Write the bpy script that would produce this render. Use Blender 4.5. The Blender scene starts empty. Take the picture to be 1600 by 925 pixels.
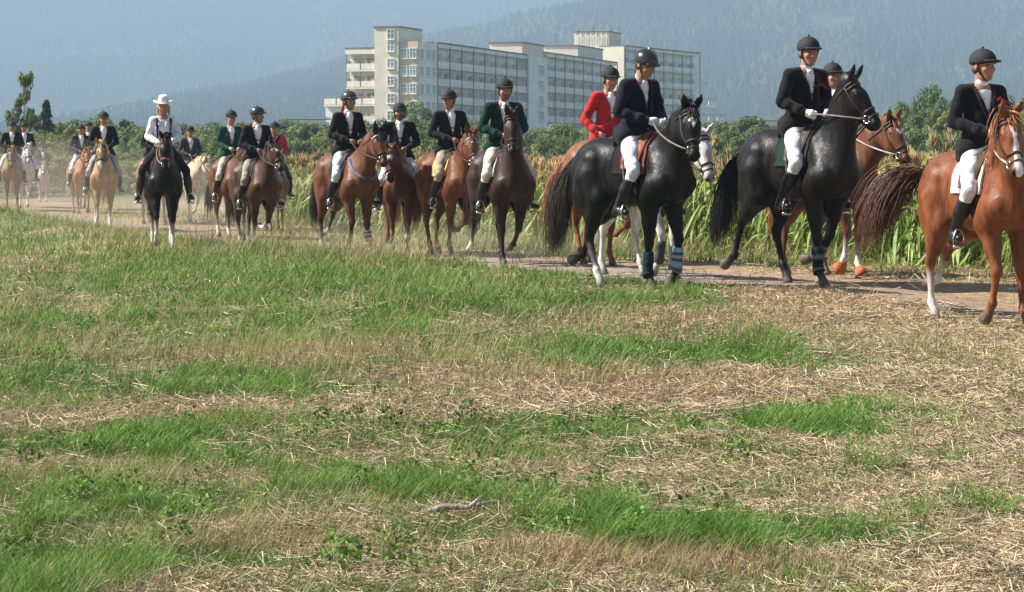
import bpy, math, random, time
import numpy as np
from mathutils import Matrix, Vector, Euler
T0 = time.time()
random.seed(7); RNG = np.random.default_rng(7)
SC = bpy.context.scene
COL = SC.collection
R = math.radians

# ------------------------------------------------------------------ camera, sky, sun, exposure
F = 3370.0; HZ = 246.0; CAMZ = 1.5           # focal length and horizon in photograph pixels, eye height
cam_d = bpy.data.cameras.new('camera'); cam = bpy.data.objects.new('camera', cam_d); COL.objects.link(cam)
cam.location = (0, 0, CAMZ); cam.rotation_euler = (R(90), 0, 0)
cam_d.sensor_width = 36; cam_d.lens = 36 * F / 1600
cam_d.shift_y = -(462.5 - HZ) / 1600
cam_d.clip_start = 0.1; cam_d.clip_end = 20000
SC.camera = cam
SUN_EL, SUN_AZ = R(43), R(-85)               # azimuth measured from +Y (view direction) towards +X; the sun stands to the left
W = bpy.data.worlds.new('World'); SC.world = W; W.use_nodes = True
nt = W.node_tree; bg = nt.nodes['Background']
sky = nt.nodes.new('ShaderNodeTexSky'); sky.sky_type = 'NISHITA'; sky.sun_disc = False
sky.sun_elevation = SUN_EL; sky.sun_rotation = SUN_AZ
sky.air_density = 1.2; sky.dust_density = 1.5; sky.ozone_density = 1.2
nt.links.new(sky.outputs[0], bg.inputs[0]); bg.inputs[1].default_value = 0.052
sd = bpy.data.lights.new('sun', 'SUN'); so = bpy.data.objects.new('sun', sd); COL.objects.link(so)
sd.energy = 5.0; sd.angle = R(0.53); sd.color = (1.0, 0.94, 0.84)
sdir = Vector((math.sin(SUN_AZ) * math.cos(SUN_EL), math.cos(SUN_AZ) * math.cos(SUN_EL), math.sin(SUN_EL)))
so.rotation_euler = sdir.to_track_quat('Z', 'Y').to_euler(); so.location = (-30, 0, 40)
SC.view_settings.view_transform = 'Standard'; SC.view_settings.look = 'None'
SC.view_settings.exposure = 1.37; SC.view_settings.gamma = 1.0; SC.view_settings.use_curve_mapping = False
SC.cycles.use_denoising = True
SC.cycles.max_bounces = 6; SC.cycles.diffuse_bounces = 3; SC.cycles.glossy_bounces = 2
SC.cycles.transmission_bounces = 3; SC.cycles.volume_bounces = 1; SC.cycles.transparent_max_bounces = 4
HAZE_DENSITY = 0.00043

def at(x, y, Y):                              # photograph pixel + distance -> point
    return Vector(((x - 800) / F * Y, Y, CAMZ - (y - HZ) / F * Y))

# ------------------------------------------------------------------ materials
def newmat(name):
    m = bpy.data.materials.new(name); m.use_nodes = True
    return m, m.node_tree, m.node_tree.nodes['Principled BSDF']
def mat(name, rgb, rough=0.6, var=0.25, scale=8.0, metal=0.0, bump=0.0, bscale=60.0, spec=0.5, sheen=0.0, trans=0.0, randv=0.0):
    """one colour broken up by noise, optional fine relief; randv = value spread between objects"""
    m, t, p = newmat(name)
    tc = t.nodes.new('ShaderNodeTexCoord'); nz = t.nodes.new('ShaderNodeTexNoise')
    nz.inputs['Scale'].default_value = scale; nz.inputs['Detail'].default_value = 6
    t.links.new(tc.outputs['Object'], nz.inputs['Vector'])
    rp = t.nodes.new('ShaderNodeValToRGB')
    a = [c * (1 - var) for c in rgb]; b = [min(1, c * (1 + var)) for c in rgb]
    rp.color_ramp.elements[0].position = 0.3; rp.color_ramp.elements[1].position = 0.7
    rp.color_ramp.elements[0].color = (*a, 1); rp.color_ramp.elements[1].color = (*b, 1)
    t.links.new(nz.outputs['Fac'], rp.inputs['Fac'])
    out = rp.outputs[0]
    if randv:
        oi = t.nodes.new('ShaderNodeObjectInfo'); hs = t.nodes.new('ShaderNodeHueSaturation')
        mr = t.nodes.new('ShaderNodeMapRange'); mr.inputs[3].default_value = 1 - randv; mr.inputs[4].default_value = 1 + randv
        mh = t.nodes.new('ShaderNodeMapRange'); mh.inputs[3].default_value = 0.5 - randv * 0.06; mh.inputs[4].default_value = 0.5 + randv * 0.06
        t.links.new(oi.outputs['Random'], mr.inputs[0]); t.links.new(oi.outputs['Random'], mh.inputs[0])
        t.links.new(mr.outputs[0], hs.inputs['Value']); t.links.new(mh.outputs[0], hs.inputs['Hue'])
        t.links.new(out, hs.inputs['Color']); out = hs.outputs[0]
    t.links.new(out, p.inputs['Base Color'])
    p.inputs['Roughness'].default_value = rough; p.inputs['Metallic'].default_value = metal
    p.inputs['Specular IOR Level'].default_value = spec; p.inputs['Sheen Weight'].default_value = sheen
    if bump:
        n2 = t.nodes.new('ShaderNodeTexNoise'); n2.inputs['Scale'].default_value = bscale; n2.inputs['Detail'].default_value = 5
        t.links.new(tc.outputs['Object'], n2.inputs['Vector'])
        bm = t.nodes.new('ShaderNodeBump'); bm.inputs['Strength'].default_value = bump; bm.inputs['Distance'].default_value = 0.02
        t.links.new(n2.outputs['Fac'], bm.inputs['Height']); t.links.new(bm.outputs[0], p.inputs['Normal'])
    return m
def attrmat(name, rough=0.6, var=0.2, scale=12.0, bump=0.0, bscale=80.0, spec=0.5, sheen=0.0, trans=0.0, stretch=(1, 1, 1), roughvar=0.0, randv=0.0, coat=0.0):
    """colour from the mesh's 'col' attribute (the thing's own markings), broken up by noise"""
    m, t, p = newmat(name)
    at_ = t.nodes.new('ShaderNodeAttribute'); at_.attribute_name = 'col'
    tc = t.nodes.new('ShaderNodeTexCoord'); mp = t.nodes.new('ShaderNodeMapping'); mp.inputs['Scale'].default_value = stretch
    nz = t.nodes.new('ShaderNodeTexNoise'); nz.inputs['Scale'].default_value = scale; nz.inputs['Detail'].default_value = 7
    t.links.new(tc.outputs['Object'], mp.inputs[0]); t.links.new(mp.outputs[0], nz.inputs['Vector'])
    mr = t.nodes.new('ShaderNodeMapRange'); mr.inputs[1].default_value = 0.3; mr.inputs[2].default_value = 0.7
    mr.inputs[3].default_value = 1 - var; mr.inputs[4].default_value = 1 + var
    t.links.new(nz.outputs['Fac'], mr.inputs[0])
    hs = t.nodes.new('ShaderNodeHueSaturation'); t.links.new(at_.outputs['Color'], hs.inputs['Color'])
    val = mr.outputs[0]
    if randv:
        oi = t.nodes.new('ShaderNodeObjectInfo'); m2 = t.nodes.new('ShaderNodeMapRange')
        m2.inputs[3].default_value = 1 - randv; m2.inputs[4].default_value = 1 + randv
        t.links.new(oi.outputs['Random'], m2.inputs[0])
        mm = t.nodes.new('ShaderNodeMath'); mm.operation = 'MULTIPLY'
        t.links.new(val, mm.inputs[0]); t.links.new(m2.outputs[0], mm.inputs[1]); val = mm.outputs[0]
    t.links.new(val, hs.inputs['Value']); t.links.new(hs.outputs[0], p.inputs['Base Color'])
    p.inputs['Roughness'].default_value = rough; p.inputs['Specular IOR Level'].default_value = spec
    p.inputs['Sheen Weight'].default_value = sheen
    if coat: p.inputs['Coat Weight'].default_value = coat; p.inputs['Coat Roughness'].default_value = 0.3
    if roughvar:
        m3 = t.nodes.new('ShaderNodeMapRange'); m3.inputs[1].default_value = 0.35; m3.inputs[2].default_value = 0.65
        m3.inputs[3].default_value = rough - roughvar; m3.inputs[4].default_value = rough + roughvar
        t.links.new(nz.outputs['Fac'], m3.inputs[0]); t.links.new(m3.outputs[0], p.inputs['Roughness'])
    if bump:
        n2 = t.nodes.new('ShaderNodeTexNoise'); n2.inputs['Scale'].default_value = bscale; n2.inputs['Detail'].default_value = 4
        t.links.new(mp.outputs[0], n2.inputs['Vector'])
        bm = t.nodes.new('ShaderNodeBump'); bm.inputs['Strength'].default_value = bump; bm.inputs['Distance'].default_value = 0.04 if name == 'cloth' else 0.02
        t.links.new(n2.outputs['Fac'], bm.inputs['Height']); t.links.new(bm.outputs[0], p.inputs['Normal'])
    if trans:
        out = t.nodes['Material Output']; tr = t.nodes.new('ShaderNodeBsdfTranslucent'); mx = t.nodes.new('ShaderNodeMixShader')
        mx.inputs[0].default_value = trans; t.links.new(hs.outputs[0], tr.inputs[0])
        t.links.new(p.outputs[0], mx.inputs[1]); t.links.new(tr.outputs[0], mx.inputs[2]); t.links.new(mx.outputs[0], out.inputs[0])
    return m

# ------------------------------------------------------------------ object helpers
def tag(o, label=None, cat=None, group=None, kind=None):
    if label: o['label'] = label
    if cat: o['category'] = cat
    if group: o['group'] = group
    if kind: o['kind'] = kind
    return o
def link(name, data, parent=None, loc=None):
    o = bpy.data.objects.new(name, data); COL.objects.link(o)
    if parent is not None: o.parent = parent
    if loc is not None: o.location = loc
    return o
def npmesh(name, V, faces, m, col=None, smooth=True):
    """V (n,3); faces: int array (k,3|4) or list of such arrays"""
    V = np.asarray(V, np.float32).reshape(-1, 3)
    fl = faces if isinstance(faces, list) else [faces]
    fl = [np.asarray(f, np.int32) for f in fl if len(f)]
    me = bpy.data.meshes.new(name)
    me.vertices.add(len(V)); me.vertices.foreach_set('co', V.ravel())
    loops = np.concatenate([f.ravel() for f in fl]); sizes = np.concatenate([np.full(len(f), f.shape[1], np.int32) for f in fl])
    starts = np.concatenate([[0], np.cumsum(sizes)[:-1]]).astype(np.int32)
    me.loops.add(len(loops)); me.loops.foreach_set('vertex_index', loops)
    me.polygons.add(len(sizes)); me.polygons.foreach_set('loop_start', starts)
    me.polygons.foreach_set('use_smooth', np.full(len(sizes), bool(smooth)))
    me.update(calc_edges=True)
    if col is not None:
        a = me.color_attributes.new('col', 'FLOAT_COLOR', 'POINT')
        c = np.ones((len(V), 4), np.float32); c[:, :3] = col
        a.data.foreach_set('color', c.ravel())
    if m is not None: me.materials.append(m)
    return me
class Acc:
    """collects simple shapes into ONE mesh"""
    def __init__(s): s.v = []; s.q = []; s.t = []; s.c = []; s.n = 0
    def add(s, V, quads=(), tris=(), col=None):
        V = np.asarray(V, float).reshape(-1, 3)
        if len(quads): s.q.append(np.asarray(quads, np.int32).reshape(-1, 4) + s.n)
        if len(tris): s.t.append(np.asarray(tris, np.int32).reshape(-1, 3) + s.n)
        s.v.append(V); s.n += len(V)
        s.c.append(np.broadcast_to(np.asarray(col if col is not None else (1, 1, 1), float), V.shape))
    def box(s, c, d, rot=None, col=None):
        o = np.array([[x, y, z] for x in (-.5, .5) for y in (-.5, .5) for z in (-.5, .5)]) * np.asarray(d, float)
        if rot is not None: o = o @ np.asarray(rot, float).T
        s.add(o + np.asarray(c, float), [(0, 1, 3, 2), (4, 6, 7, 5), (0, 4, 5, 1), (2, 3, 7, 6), (0, 2, 6, 4), (1, 5, 7, 3)], col=col)
    def tube(s, P, r, n=6, col=None, flat=None, closed=False):
        P = np.asarray(P, float); k = len(P); r = np.broadcast_to(np.asarray(r, float), (k,))
        Tn = np.gradient(P, axis=0) if not closed else np.roll(P, -1, 0) - np.roll(P, 1, 0)
        Tn /= np.linalg.norm(Tn, axis=1, keepdims=True) + 1e-9
        ref = np.array([0, 0, 1.]) if abs(Tn[:, 2]).mean() < 0.85 else np.array([1., 0, 0])
        A = np.cross(Tn, ref); A /= np.linalg.norm(A, axis=1, keepdims=True) + 1e-9
        B = np.cross(A, Tn)
        th = np.arange(n) * 2 * np.pi / n
        fl = flat or 1.0
        V = P[:, None] + r[:, None, None] * (np.cos(th)[None, :, None] * A[:, None] + fl * np.sin(th)[None, :, None] * B[:, None])
        Q = []
        for i in range(k if closed else k - 1):
            j = (i + 1) % k
            for a in range(n):
                b = (a + 1) % n; Q.append((i * n + a, i * n + b, j * n + b, j * n + a))
        Tt = []
        V = V.reshape(-1, 3)
        if not closed:
            V = np.vstack([V, P[0], P[-1]])
            for a in range(n):
                b = (a + 1) % n; Tt += [(k * n, b, a), (k * n + 1, (k - 1) * n + a, (k - 1) * n + b)]
        c = col
        if col is not None and np.ndim(col) == 2:
            c = np.repeat(np.asarray(col, float), n, axis=0)
            if not closed: c = np.vstack([c, col[0], col[-1]])
        s.add(V, Q, Tt, c)
    def sphere(s, c, r, n=8, col=None, scale=(1, 1, 1)):
        V = []; Q = []
        m = n // 2 + 1
        for i in range(m):
            a = math.pi * i / (m - 1)
            for j in range(n):
                b = 2 * math.pi * j / n
                V.append((math.sin(a) * math.cos(b) * r * scale[0], math.sin(a) * math.sin(b) * r * scale[1], math.cos(a) * r * scale[2]))
        for i in range(m - 1):
            for j in range(n):
                k = (j + 1) % n; Q.append((i * n + j, (i + 1) * n + j, (i + 1) * n + k, i * n + k))
        s.add(np.array(V) + np.asarray(c, float), Q, col=col)
    def mesh(s, name, m, smooth=True):
        fl = []
        if s.q: fl.append(np.concatenate(s.q))
        if s.t: fl.append(np.concatenate(s.t))
        return npmesh(name, np.concatenate(s.v), fl, m, np.concatenate(s.c), smooth)
    def build(s, name, m, parent=None, smooth=True, loc=None):
        return link(name, s.mesh(name, m, smooth), parent, loc)

# ------------------------------------------------------------------ smooth organic bodies: blended cones and ellipsoids meshed as one surface
class Sdf:
    def __init__(s): s.p = []; s.cuts = []
    def cone(s, a, b, ra, rb, c=(1, 1, 1), cb=None, k=.03, n=None, f=1.0):
        s.p.append(('c', np.array(a, float), np.array(b, float), ra, rb, c, cb or c, k, None if n is None else np.array(n, float), f)); return s
    def ell(s, c, r, col=(1, 1, 1), k=.03, M=None):
        s.p.append(('e', np.array(c, float), np.array(r, float), None if M is None else np.array(M, float), 0, col, col, k, None, 1)); return s
    def d(s, pr, P):
        if pr[0] == 'c':
            _, a, b, ra, rb, _, _, _, n, f = pr
            if n is not None:
                P = P + ((P - a) @ n)[..., None] * n * (1 / f - 1)
                ab = b - a; b = b + (ab @ n) * n * (1 / f - 1)
            ab = b - a; L = ab @ ab + 1e-12
            t = np.clip(((P - a) @ ab) / L, 0, 1)
            q = P - a - t[..., None] * ab
            d = np.sqrt((q * q).sum(-1)) - (ra + (rb - ra) * t)
            return (d * f if n is not None else d), t
        _, c, r, M, *_ = pr
        q = P - c
        if M is not None: q = q @ M                       # columns of M = axes
        k0 = np.sqrt(((q / r) ** 2).sum(-1)); k1 = np.sqrt(((q / (r * r)) ** 2).sum(-1)) + 1e-9
        return k0 * (k0 - 1) / k1, np.zeros(P.shape[:-1])
    def box(s, pr):
        if pr[0] == 'c':
            m = max(pr[3], pr[4]); return np.minimum(pr[1], pr[2]) - m, np.maximum(pr[1], pr[2]) + m
        m = pr[2].max() if pr[3] is not None else pr[2]
        return pr[1] - m, pr[1] + m
    def at(s, P):
        P = np.asarray(P, float); D = np.full(P.shape[:-1], 9.)
        for pr in s.p: D = smin(D, s.d(pr, P)[0], pr[7])
        for cf in s.cuts: D = np.maximum(D, cf(P))
        return D
    def mesh(s, h, colfn=None, smooth=1):
        bx = [s.box(p) for p in s.p]
        lo = np.min([b[0] for b in bx], 0) - 3 * h; hi = np.max([b[1] for b in bx], 0) + 3 * h
        n = np.ceil((hi - lo) / h).astype(int) + 1
        ax = [lo[i] + h * np.arange(n[i]) for i in range(3)]
        D = np.full(n, 1.0)
        for pr, (b0, b1) in zip(s.p, bx):
            mg = pr[7] + 2 * h
            i0 = np.clip(np.floor((b0 - mg - lo) / h).astype(int), 0, n); i1 = np.clip(np.ceil((b1 + mg - lo) / h).astype(int) + 1, 0, n)
            sl = tuple(slice(a, b) for a, b in zip(i0, i1))
            P = np.stack(np.meshgrid(ax[0][sl[0]], ax[1][sl[1]], ax[2][sl[2]], indexing='ij'), -1)
            D[sl] = smin(D[sl], s.d(pr, P)[0], pr[7])
        if s.cuts:
            P = np.stack(np.meshgrid(*ax, indexing='ij'), -1)
            for cf in s.cuts: D = np.maximum(D, cf(P))
        V, Q = surface_nets(D, lo, h)
        if smooth: V = relax(V, Q, smooth)
        Wt = np.zeros(len(V)); C = np.zeros((len(V), 3))
        for pr in s.p:
            d, t = s.d(pr, V); w = np.exp(-np.clip(d, -.02, 1) / .012)
            Wt += w; C += w[:, None] * (np.asarray(pr[5], float) + t[:, None] * (np.asarray(pr[6], float) - np.asarray(pr[5], float)))
        C /= Wt[:, None] + 1e-12
        if colfn is not None: C = colfn(V, C)
        return V, Q, C
def smin(a, b, k):
    h = np.clip(.5 + .5 * (b - a) / k, 0, 1)
    return b + (a - b) * h - k * h * (1 - h)
def surface_nets(D, lo, h):
    ins = D < 0
    s8 = [ins[i:ins.shape[0] - 1 + i, j:ins.shape[1] - 1 + j, k:ins.shape[2] - 1 + k] for i in (0, 1) for j in (0, 1) for k in (0, 1)]
    cnt = np.sum(np.stack(s8).astype(np.int8), 0)
    act = (cnt > 0) & (cnt < 8)
    I = np.argwhere(act); idx = np.full(act.shape, -1, np.int32); idx[act] = np.arange(len(I))
    off = np.array([(i, j, k) for i in (0, 1) for j in (0, 1) for k in (0, 1)])
    c8 = np.stack([D[I[:, 0] + o[0], I[:, 1] + o[1], I[:, 2] + o[2]] for o in off], 1)
    acc = np.zeros((len(I), 3)); w = np.zeros(len(I))
    for a in range(8):
        for ax in range(3):
            if off[a][ax] == 0:
                b = a + (4, 2, 1)[ax]
                va, vb = c8[:, a], c8[:, b]; x = (va < 0) != (vb < 0)
                t = np.where(x, va / np.where(np.abs(va - vb) < 1e-12, 1, va - vb), 0)
                p = off[a][None].astype(float).repeat(len(I), 0); p[:, ax] += t
                acc += np.where(x[:, None], p, 0); w += x
    V = (I + acc / w[:, None]) * h + lo
    quads = []
    for ax in range(3):
        sl0 = [slice(None)] * 3; sl1 = [slice(None)] * 3
        sl0[ax] = slice(0, -1); sl1[ax] = slice(1, None)
        A, B = ins[tuple(sl0)], ins[tuple(sl1)]
        E = np.argwhere(A != B); o1, o2 = [(1, 2), (2, 0), (0, 1)][ax]
        E = E[(E[:, o1] > 0) & (E[:, o2] > 0) & (E[:, o1] < D.shape[o1] - 1) & (E[:, o2] < D.shape[o2] - 1)]
        flip = A[E[:, 0], E[:, 1], E[:, 2]]
        def g(d1, d2):
            q = E.copy(); q[:, o1] -= d1; q[:, o2] -= d2; return idx[q[:, 0], q[:, 1], q[:, 2]]
        q = np.stack([g(1, 1), g(0, 1), g(0, 0), g(1, 0)], 1)
        q[~flip] = q[~flip][:, ::-1]
        quads.append(q)
    return V, np.concatenate(quads)
def relax(V, Q, it):
    for _ in range(it):
        S = np.zeros_like(V); N = np.zeros(len(V))
        for a in range(4):
            for b in (1, 3):
                j = Q[:, (a + b) % 4]
                for x in range(3): S[:, x] += np.bincount(Q[:, a], weights=V[j, x], minlength=len(V))
                N += np.bincount(Q[:, a], minlength=len(V))
        V = V * .5 + .5 * S / N[:, None]
    return V
def nrm(v): v = np.asarray(v, float); return v / (np.linalg.norm(v) + 1e-12)

# ------------------------------------------------------------------ value noise for shapes and patches
_P = RNG.random((256, 256))
def vnoise(x, y):
    x = np.asarray(x, float); y = np.asarray(y, float)
    i = np.floor(x).astype(int); j = np.floor(y).astype(int); u = x - i; v = y - j
    u = u * u * (3 - 2 * u); v = v * v * (3 - 2 * v)
    g = lambda a, b: _P[a % 256, b % 256]
    return (g(i, j) * (1 - u) + g(i + 1, j) * u) * (1 - v) + (g(i, j + 1) * (1 - u) + g(i + 1, j + 1) * u) * v
def fbm(x, y, o=4):
    s = 0; a = .5; t = 0
    for k in range(o): s = s + a * vnoise(x * 2 ** k + 17 * k, y * 2 ** k + 31 * k); t += a; a *= .5
    return s / t
def sstep(a, b, x): t = np.clip((np.asarray(x, float) - a) / (b - a), 0, 1); return t * t * (3 - 2 * t)

# ------------------------------------------------------------------ ground
TP = np.array([4.2, 19.75]); TT = np.array([.43, -.903]); TN = np.array([.903, .43])    # track: start point, direction of march, side of the corn
def su(X, Y):
    X = np.asarray(X, float) - TP[0]; Y = np.asarray(Y, float) - TP[1]
    return -(X * TT[0] + Y * TT[1]), X * TN[0] + Y * TN[1]
def gz(X, Y):
    s, u = su(X, Y)
    prof = np.interp(s, [-14, -3, 0, 3, 4.5, 11, 16, 21, 31, 49, 70], [0, -.02, -.01, .13, .10, .06, -.03, -.12, -.03, .02, 0])
    w = np.where(u < 0, np.exp(-(u / 4.5) ** 2), 1 - sstep(8, 20, u))
    bank = -.03 * np.exp(-((u + 1.8) / .9) ** 2) * (1 - sstep(8, 12, s)) + .09 * np.exp(-((u + 1.5) / .8) ** 2) * sstep(9, 13, s) + .24 * np.exp(-((u + 1.5) / 1.0) ** 2) * sstep(24, 40, s)
    near = (np.abs(X) < 40) & (np.asarray(Y) < 110)
    rough = np.where(near, (fbm(np.asarray(X) * .9, np.asarray(Y) * .9) - .5) * .10, 0)
    rut = -.03 * (np.exp(-((u + .1) / .25) ** 2) + np.exp(-((u - 1.5) / .25) ** 2))
    return prof * w + bank + rough * (.15 + .85 * (1 - sstep(-2.2, -1.0, u) * (1 - sstep(2.6, 3.6, u)))) + rut
def px(X, Y):                                   # where a ground point stands across the field, used to lay out its patches
    return 800 + F * X / np.maximum(Y, 1), HZ + F * CAMZ / np.maximum(Y, 1)
# green strips of regrowth in the stubble: centre x, centre y, half width, half height, strength
GREEN = [(330, 470, 420, 75, .8), (120, 590, 260, 32, .9), (450, 600, 260, 18, .7), (880, 470, 270, 38, 1), (930, 555, 320, 20, 1),
         (1140, 540, 120, 22, 1), (480, 645, 60, 10, .5), (1130, 660, 280, 20, 1), (250, 720, 300, 50, .8), (600, 690, 250, 34, .6), (850, 665, 200, 20, .8),
         (620, 770, 260, 40, .8), (880, 716, 160, 16, .8), (1130, 720, 120, 16, .7), (1490, 735, 60, 18, .7), (950, 835, 360, 20, .9), (1120, 824, 120, 20, 1), (180, 800, 240, 40, .8),
         (120, 888, 260, 26, .9), (480, 890, 260, 16, .7), (900, 790, 160, 18, .6), (60, 345, 300, 28, .9), (420, 405, 260, 22, .8), (700, 430, 240, 22, .7)]
BROWN = [(1000, 510, 300, 18, 1), (1250, 470, 120, 40, 1), (350, 560, 320, 14, .7), (880, 600, 300, 22, .8), (420, 870, 260, 14, .6), (1000, 880, 260, 20, .8)]
def patch(L, X, Y):
    x, y = px(X, Y); wob = (fbm(X * .8, Y * .5) - .5)
    g = np.zeros(np.shape(X))
    for cx, cy, a, b, st in L:
        r = ((x - cx) / a) ** 2 + ((y + wob * 30 - cy) / b) ** 2
        g = np.maximum(g, st * (1 - sstep(.25, 1.7, r + wob * 2.4)))
    return g
def uneven(lo, hi, dl, dh, step, far):
    a = list(np.arange(dl, dh + 1e-6, step)); g = step
    x = dl
    while x > lo: g *= 1.35; x -= g; a.insert(0, max(x, lo))
    g = step; x = dh
    while x < hi: g *= 1.35; x += g; a.append(min(x, hi))
    return np.array(a)
def build_ground():
    xs = uneven(-2600, 2600, -17, 11, .16, 0); ys = uneven(-60, 4600, 5.5, 62, .16, 0)
    X, Y = np.meshgrid(xs, ys, indexing='ij'); Z = gz(X, Y)
    s, u = su(X, Y); n = fbm(X * 1.3, Y * 1.3); n2 = fbm(X * 5 + 50, Y * 5)
    soil = np.array([.17, .120, .078]); straw = np.array([.36, .275, .17]); grav = np.array([.250, .195, .165]); dirt = np.array([.255, .175, .105]); grn = np.array([.070, .110, .030])
    C = soil + (straw - soil) * np.clip(.25 + n + (n2 - .5), 0, 1)[..., None]
    g = patch(GREEN, X, Y); C += (grn - C) * (g * .75)[..., None]
    far = sstep(60, 90, np.hypot(X, Y)); C += (np.array([.07, .09, .035]) - C) * far[..., None]
    ub = np.interp(s, [0, 2.5, 5, 22, 32], [.7, .4, -.3, -.2, .1]); tr = sstep(-.3, .3, u - ub + (n - .5) * .9) * (1 - sstep(4.6, 5.4, u)); tr *= (1 - far)
    tc = grav + (dirt - grav) * np.clip(sstep(1.2, 3.0, u + n) + sstep(6, 3, s) * .45, 0, 1)[..., None]
    tc = tc * (.85 + .3 * n2)[..., None]
    C += (tc - C) * tr[..., None]
    nx, ny = X.shape; id_ = np.arange(nx * ny).reshape(nx, ny)
    Q = np.stack([id_[:-1, :-1], id_[1:, :-1], id_[1:, 1:], id_[:-1, 1:]], -1).reshape(-1, 4)
    m = attrmat('soil', rough=.95, var=.35, scale=9, bump=.9, bscale=22, spec=.15)
    o = link('ground', npmesh('ground', np.stack([X, Y, Z], -1), Q, m, C.reshape(-1, 3)))
    tag(o, kind='structure')
build_ground()

# ------------------------------------------------------------------ hills with their forest
def hill_near(X, Y):
    xs = F * X / 2500 + 800
    crest = np.interp(xs, [-900, 180, 300, 420, 540, 700, 850, 1000, 1200, 1560, 1640, 2400], [246, 205, 170, 146, 112, 62, 22, -8, -22, -12, 12, 60])
    H = (HZ - crest) / F * 2500 - 6
    t = sstep(1250, 2550, Y)
    return H * t * (1 - .25 * sstep(2600, 3000, Y)) + (fbm(X * .006, Y * .006) - .5) * 34 * t
def hill_far(X, Y):
    xs = F * X / 4000 + 800
    crest = np.interp(xs, [-900, 0, 300, 900, 2400], [-30, -34, -30, -30, -20])
    t = sstep(2300, 4050, Y)
    return (HZ - crest) / F * 4000 * t + (fbm(X * .004 + 9, Y * .004) - .5) * 60 * t
def hill(name, fn, x0, x1, y0, y1, n, rgb):
    xs = np.linspace(x0, x1, n); ys = np.linspace(y0, y1, n); X, Y = np.meshgrid(xs, ys, indexing='ij'); Z = fn(X, Y) - 3
    id_ = np.arange(n * n).reshape(n, n); Q = np.stack([id_[:-1, :-1], id_[1:, :-1], id_[1:, 1:], id_[:-1, 1:]], -1).reshape(-1, 4)
    m = mat(name + '_floor', rgb, rough=1, var=.4, scale=.02, spec=.1)
    tag(link(name, npmesh(name, np.stack([X, Y, Z], -1), Q, m)), kind='structure')
hill('hill', hill_near, -1500, 1500, 1200, 2950, 90, (.040, .055, .025))
hill('mountain', hill_far, -2100, 2100, 2200, 4400, 90, (.040, .055, .028))
def forest(name, fn, n, xr, yr, wide, hgt, label, meadow):
    Y = RNG.uniform(yr[0], yr[1], n); X = RNG.uniform(-1, 1, n) * (Y * xr)
    k = fbm(X * .01 + 3, Y * .006); keep = (k > .30) & ~meadow(X, Y)
    X, Y, k = X[keep], Y[keep], k[keep]; n = len(X); Z = fn(X, Y) - 3
    Hh = hgt * RNG.uniform(.7, 1.3, n); Wd = wide * RNG.uniform(.7, 1.3, n)
    decid = (fbm(X * .008 + 40, Y * .006) > .55)
    Wd[decid] *= 1.35; Hh[decid] *= .85
    S = 6; prof = np.array([[0.30, 1.0, 0.05], [.62, .62, .02], [1.0, .03, 0]])
    profd = np.array([[0.25, .7, 0], [.65, 1.0, 0], [1.0, .25, 0]])
    th = np.arange(S) * 2 * np.pi / S
    V = np.zeros((n, 3 * S, 3)); ph = RNG.uniform(0, 6, n)
    for r in range(3):
        z = np.where(decid, profd[r, 0], prof[r, 0]); w = np.where(decid, profd[r, 1], prof[r, 1])
        jit = RNG.uniform(.7, 1.25, (n, S))
        V[:, r * S:(r + 1) * S, 0] = X[:, None] + np.cos(th[None] + ph[:, None]) * (w * Wd)[:, None] * .5 * jit
        V[:, r * S:(r + 1) * S, 1] = Y[:, None] + np.sin(th[None] + ph[:, None]) * (w * Wd)[:, None] * .5 * jit
        V[:, r * S:(r + 1) * S, 2] = (Z + z * Hh)[:, None] + RNG.uniform(-.05, .05, (n, S)) * Hh[:, None]
    base = (np.arange(n) * 3 * S)[:, None]
    q = np.array([(r * S + a, r * S + (a + 1) % S, (r + 1) * S + (a + 1) % S, (r + 1) * S + a) for r in range(2) for a in range(S)])
    Q = (base[:, :, None] + q[None]).reshape(-1, 4)
    c1 = np.array([.020, .034, .020]); c2 = np.array([.036, .052, .024])
    C = c1 + (c2 - c1) * (decid * RNG.uniform(.4, 1.2, n) + RNG.uniform(0, .35, n))[:, None]
    C = C * (.35 + 1.5 * fbm(X * .007 + 70, Y * .004 + 20))[:, None]
    C = np.repeat(C[:, None], 3 * S, 1).reshape(-1, 3)
    m = attrmat(name + '_leaves', rough=.95, var=.3, scale=.3, spec=.1)
    o = link(name, npmesh(name, V.reshape(-1, 3), Q, m, C, smooth=False)); tag(o, label, 'forest', kind='stuff')
forest('hill_forest', hill_near, 34000, .27, (1300, 2620), 6.5, 17, 'dark conifer forest on the nearer wooded hill behind the building',
       lambda X, Y: (np.abs(Y - 2430) < 45) & (np.abs(X - 265 + 40 * np.sin(X * .05)) < 120))
forest('mountain_forest', hill_far, 36000, .27, (2400, 4150), 9, 20, 'pale hazy forest covering the far mountain', lambda X, Y: X < -1e9)
print('terrain', round(time.time() - T0, 1))

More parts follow.
